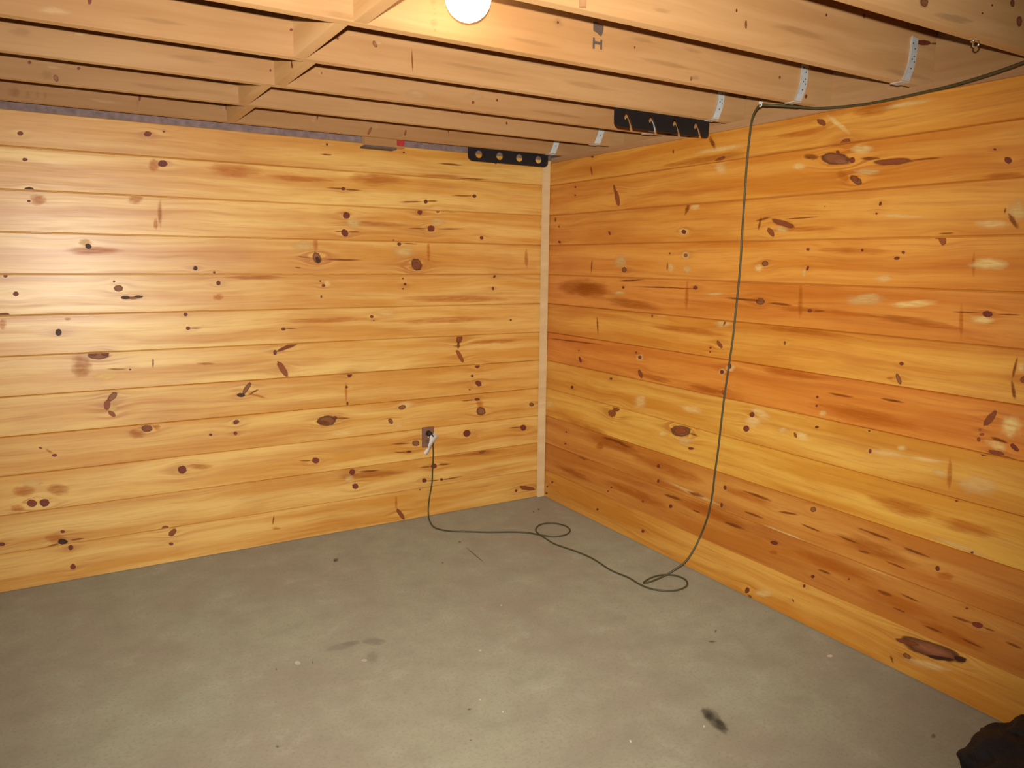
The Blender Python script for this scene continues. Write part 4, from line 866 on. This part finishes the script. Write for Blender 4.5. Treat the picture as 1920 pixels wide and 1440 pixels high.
# paper warning tag: a curling strip hanging from the plug
mb = MB()
cl = [(-.797, -.050, .507), (-.790, -.056, .497), (-.797, -.057, .484), (-.806, -.056, .462), (-.815, -.052, .440), (-.820, -.047, .422), (-.832, -.047, .408), (-.850, -.052, .396)]
wv = [(.012, 0, .008), (.032, 0, -.004), (.028, .004, -.008), (.024, .008, -.004), (.020, .010, -.004), (.014, .010, -.010), (.012, .006, -.016), (.006, 0, -.010)]
pa = smooth_path(cl, 5); pw = smooth_path(wv, 5)
rowsA = []
for p, w_ in zip(pa, pw):
    q = p-Vector(cord.location)
    rowsA.append((mb.vert(q-w_*.8), mb.vert(q+w_*.8), mb.vert(q-w_*.8+Vector((0, -.0006, 0))), mb.vert(q+w_*.8+Vector((0, -.0006, 0)))))
for i in range(len(rowsA)-1):
    a, b = rowsA[i], rowsA[i+1]
    mb.face((a[0], b[0], b[1], a[1]), 0, True); mb.face((a[2], a[3], b[3], b[2]), 0, True)
    mb.face((a[0], a[2], b[2], b[0])); mb.face((a[1], b[1], b[3], a[3]))
o = mb.build('paper_tag', [M['tag']], cord); o['label'] = 'white paper tag hanging from the plug'

# white clip that holds the cord under the joist
clip_p = Vector(CORD_PATH[61])
mb = MB()
ring = []
mb.box((-.005, -.0012, -.006), (.005, .0012, .012), 0, .0008)
tor = [(Vector((0, .0058*math.cos(a*2*math.pi/16), .0058*math.sin(a*2*math.pi/16)))) for a in range(17)]
mb.tube(tor, .0022, 8, cap=False)
mb.box((-.006, -.005, .005), (.006, .005, .0122), 0, .001)
o = mb.build('cord_clip', [M['white_plastic']], loc=clip_p)
tag(o, 'small white clip holding the green cord up at the joist end', 'clip')

# duplex outlet on the back wall
OX, OZ = -.8045, .4800
out = thing('wall_outlet', 'brown duplex outlet on the back wall with the cord plugged in', 'outlet', (OX, 0, OZ))
mb = MB()
def rrect(w, h, r, n=5):
    pts = []
    for cx, cz, a0 in ((w/2-r, h/2-r, 0), (-w/2+r, h/2-r, 90), (-w/2+r, -h/2+r, 180), (w/2-r, -h/2+r, 270)):
        for i in range(n+1):
            a = math.radians(a0+90*i/n); pts.append((cx+r*math.cos(a), cz+r*math.sin(a)))
    return pts
def slab(mb, pts, y0, y1, mi=0, cx=0, cz=0, inset=0.0):
    a = [mb.vert((cx+x, y0, cz+z)) for x, z in pts]
    b = [mb.vert((cx+x*(1-inset), y1, cz+z*(1-inset))) for x, z in pts]
    n = len(pts)
    for i in range(n):
        mb.face((a[i], a[(i+1) % n], b[(i+1) % n], b[i]), mi)
    mb.face(b, mi); mb.face(a[::-1], mi)
slab(mb, rrect(.076, .119, .005), -.0003, -.0055, 0, inset=.05)
mb.build('cover_plate', [M['outlet']], out)
for dz in (.0235, -.0235):
    mb = MB()
    slab(mb, rrect(.034, .029, .011), -.0050, -.0078, 0, 0, dz, .03)
    for sx, sz, w_, h_ in ((-.0065, .004, .0022, .008), (.0065, .004, .0022, .0066)):
        slab(mb, rrect(w_, h_, .0006, 2), -.0079, -.0082, 1, sx, dz+sz)
    slab(mb, rrect(.005, .0056, .0024, 4), -.0079, -.0082, 1, 0, dz-.0075)
    mb.build('receptacle', [M['outlet_face'], M['slot']], out)
mb = MB(); slab(mb, rrect(.0065, .0065, .0032, 4), -.0055, -.0068, 0)
mb.build('screw', [M['galv']], out)

# scrap block nailed over the plate on the back wall, with a red paint mark
blk = thing('scrap_block', 'scrap wood block with a red mark at the top of the back wall', 'block', (-1.066, 0, 2.055))
mb = MB(); mb.box((-.112, -.076, .012), (.106, -.0335, .074), 0, .003)
mb.build('block', [M['joist']], blk)
mb = MB(); slab(mb, rrect(.042, .044, .010), -.0765, -.0785, 0, .083, .042)
mb.build('paint_mark', [M['red']], blk)
mb = MB(); mb.box((-.110, -.076, .002), (.062, -.0006, .0118), 0, .002)
mb.build('rubber_strip', [plain('dark_rubber', (.14, .105, .10), .7, 0, .3)], blk)

# ---------------------------------------------------------------- black fabric heap at the lower right
def fabric_heap():
    bm = bmesh.new()
    bmesh.ops.create_icosphere(bm, subdivisions=5, radius=1.0)
    from mathutils import noise as nz
    for v in bm.verts:
        d = v.co.copy()
        fold = math.sin(d.x*9.0+d.y*6.0+2.6*nz.noise(d*2.1))*.038 + math.sin(d.x*3.0-d.y*9.0+d.z*4+2.5*nz.noise(d*1.7+Vector((5, 2, 1))))*.028
        cr_ = (.30-abs(nz.noise(Vector((d.x*5.0+d.y*2.0, d.y*2.2-d.x, d.z*3.0)))))*.11 - abs(nz.noise(d*7.0))*.05 + nz.noise(d*17.0)*.012
        s = 1.0+fold+cr_
        p = Vector((d.x*.232, d.y*.28, max(d.z, -.55)*.125))*s
        # a second, taller bulge against the wall side
        g = math.exp(-((d.x-.75)**2+(d.y-.0)**2)*2.4)
        p.z += .012*g*(1 if d.z > 0 else 0)
        v.co = p
    zmin = min(v.co.z for v in bm.verts)
    for v in bm.verts: v.co.z = max(v.co.z-zmin-.012, .0008)
    return bm
mb = MB(); mb.add_bm(fabric_heap(), 0, None, True)
# second, smaller fold of the same cloth pushed up against the wall side
mb.add_bm(fabric_heap(), 0, Matrix.Translation((.088, .115, 0)) @ Matrix.Rotation(1.9, 4, 'Z') @ Matrix.Diagonal((.52, .50, 1.02, 1)), True)
o = mb.build('fabric_bundle', [M['fabric']], loc=(-.292, -3.095, 0))
tag(o, 'crumpled black fabric bundle on the floor at the lower right corner', 'bundle')
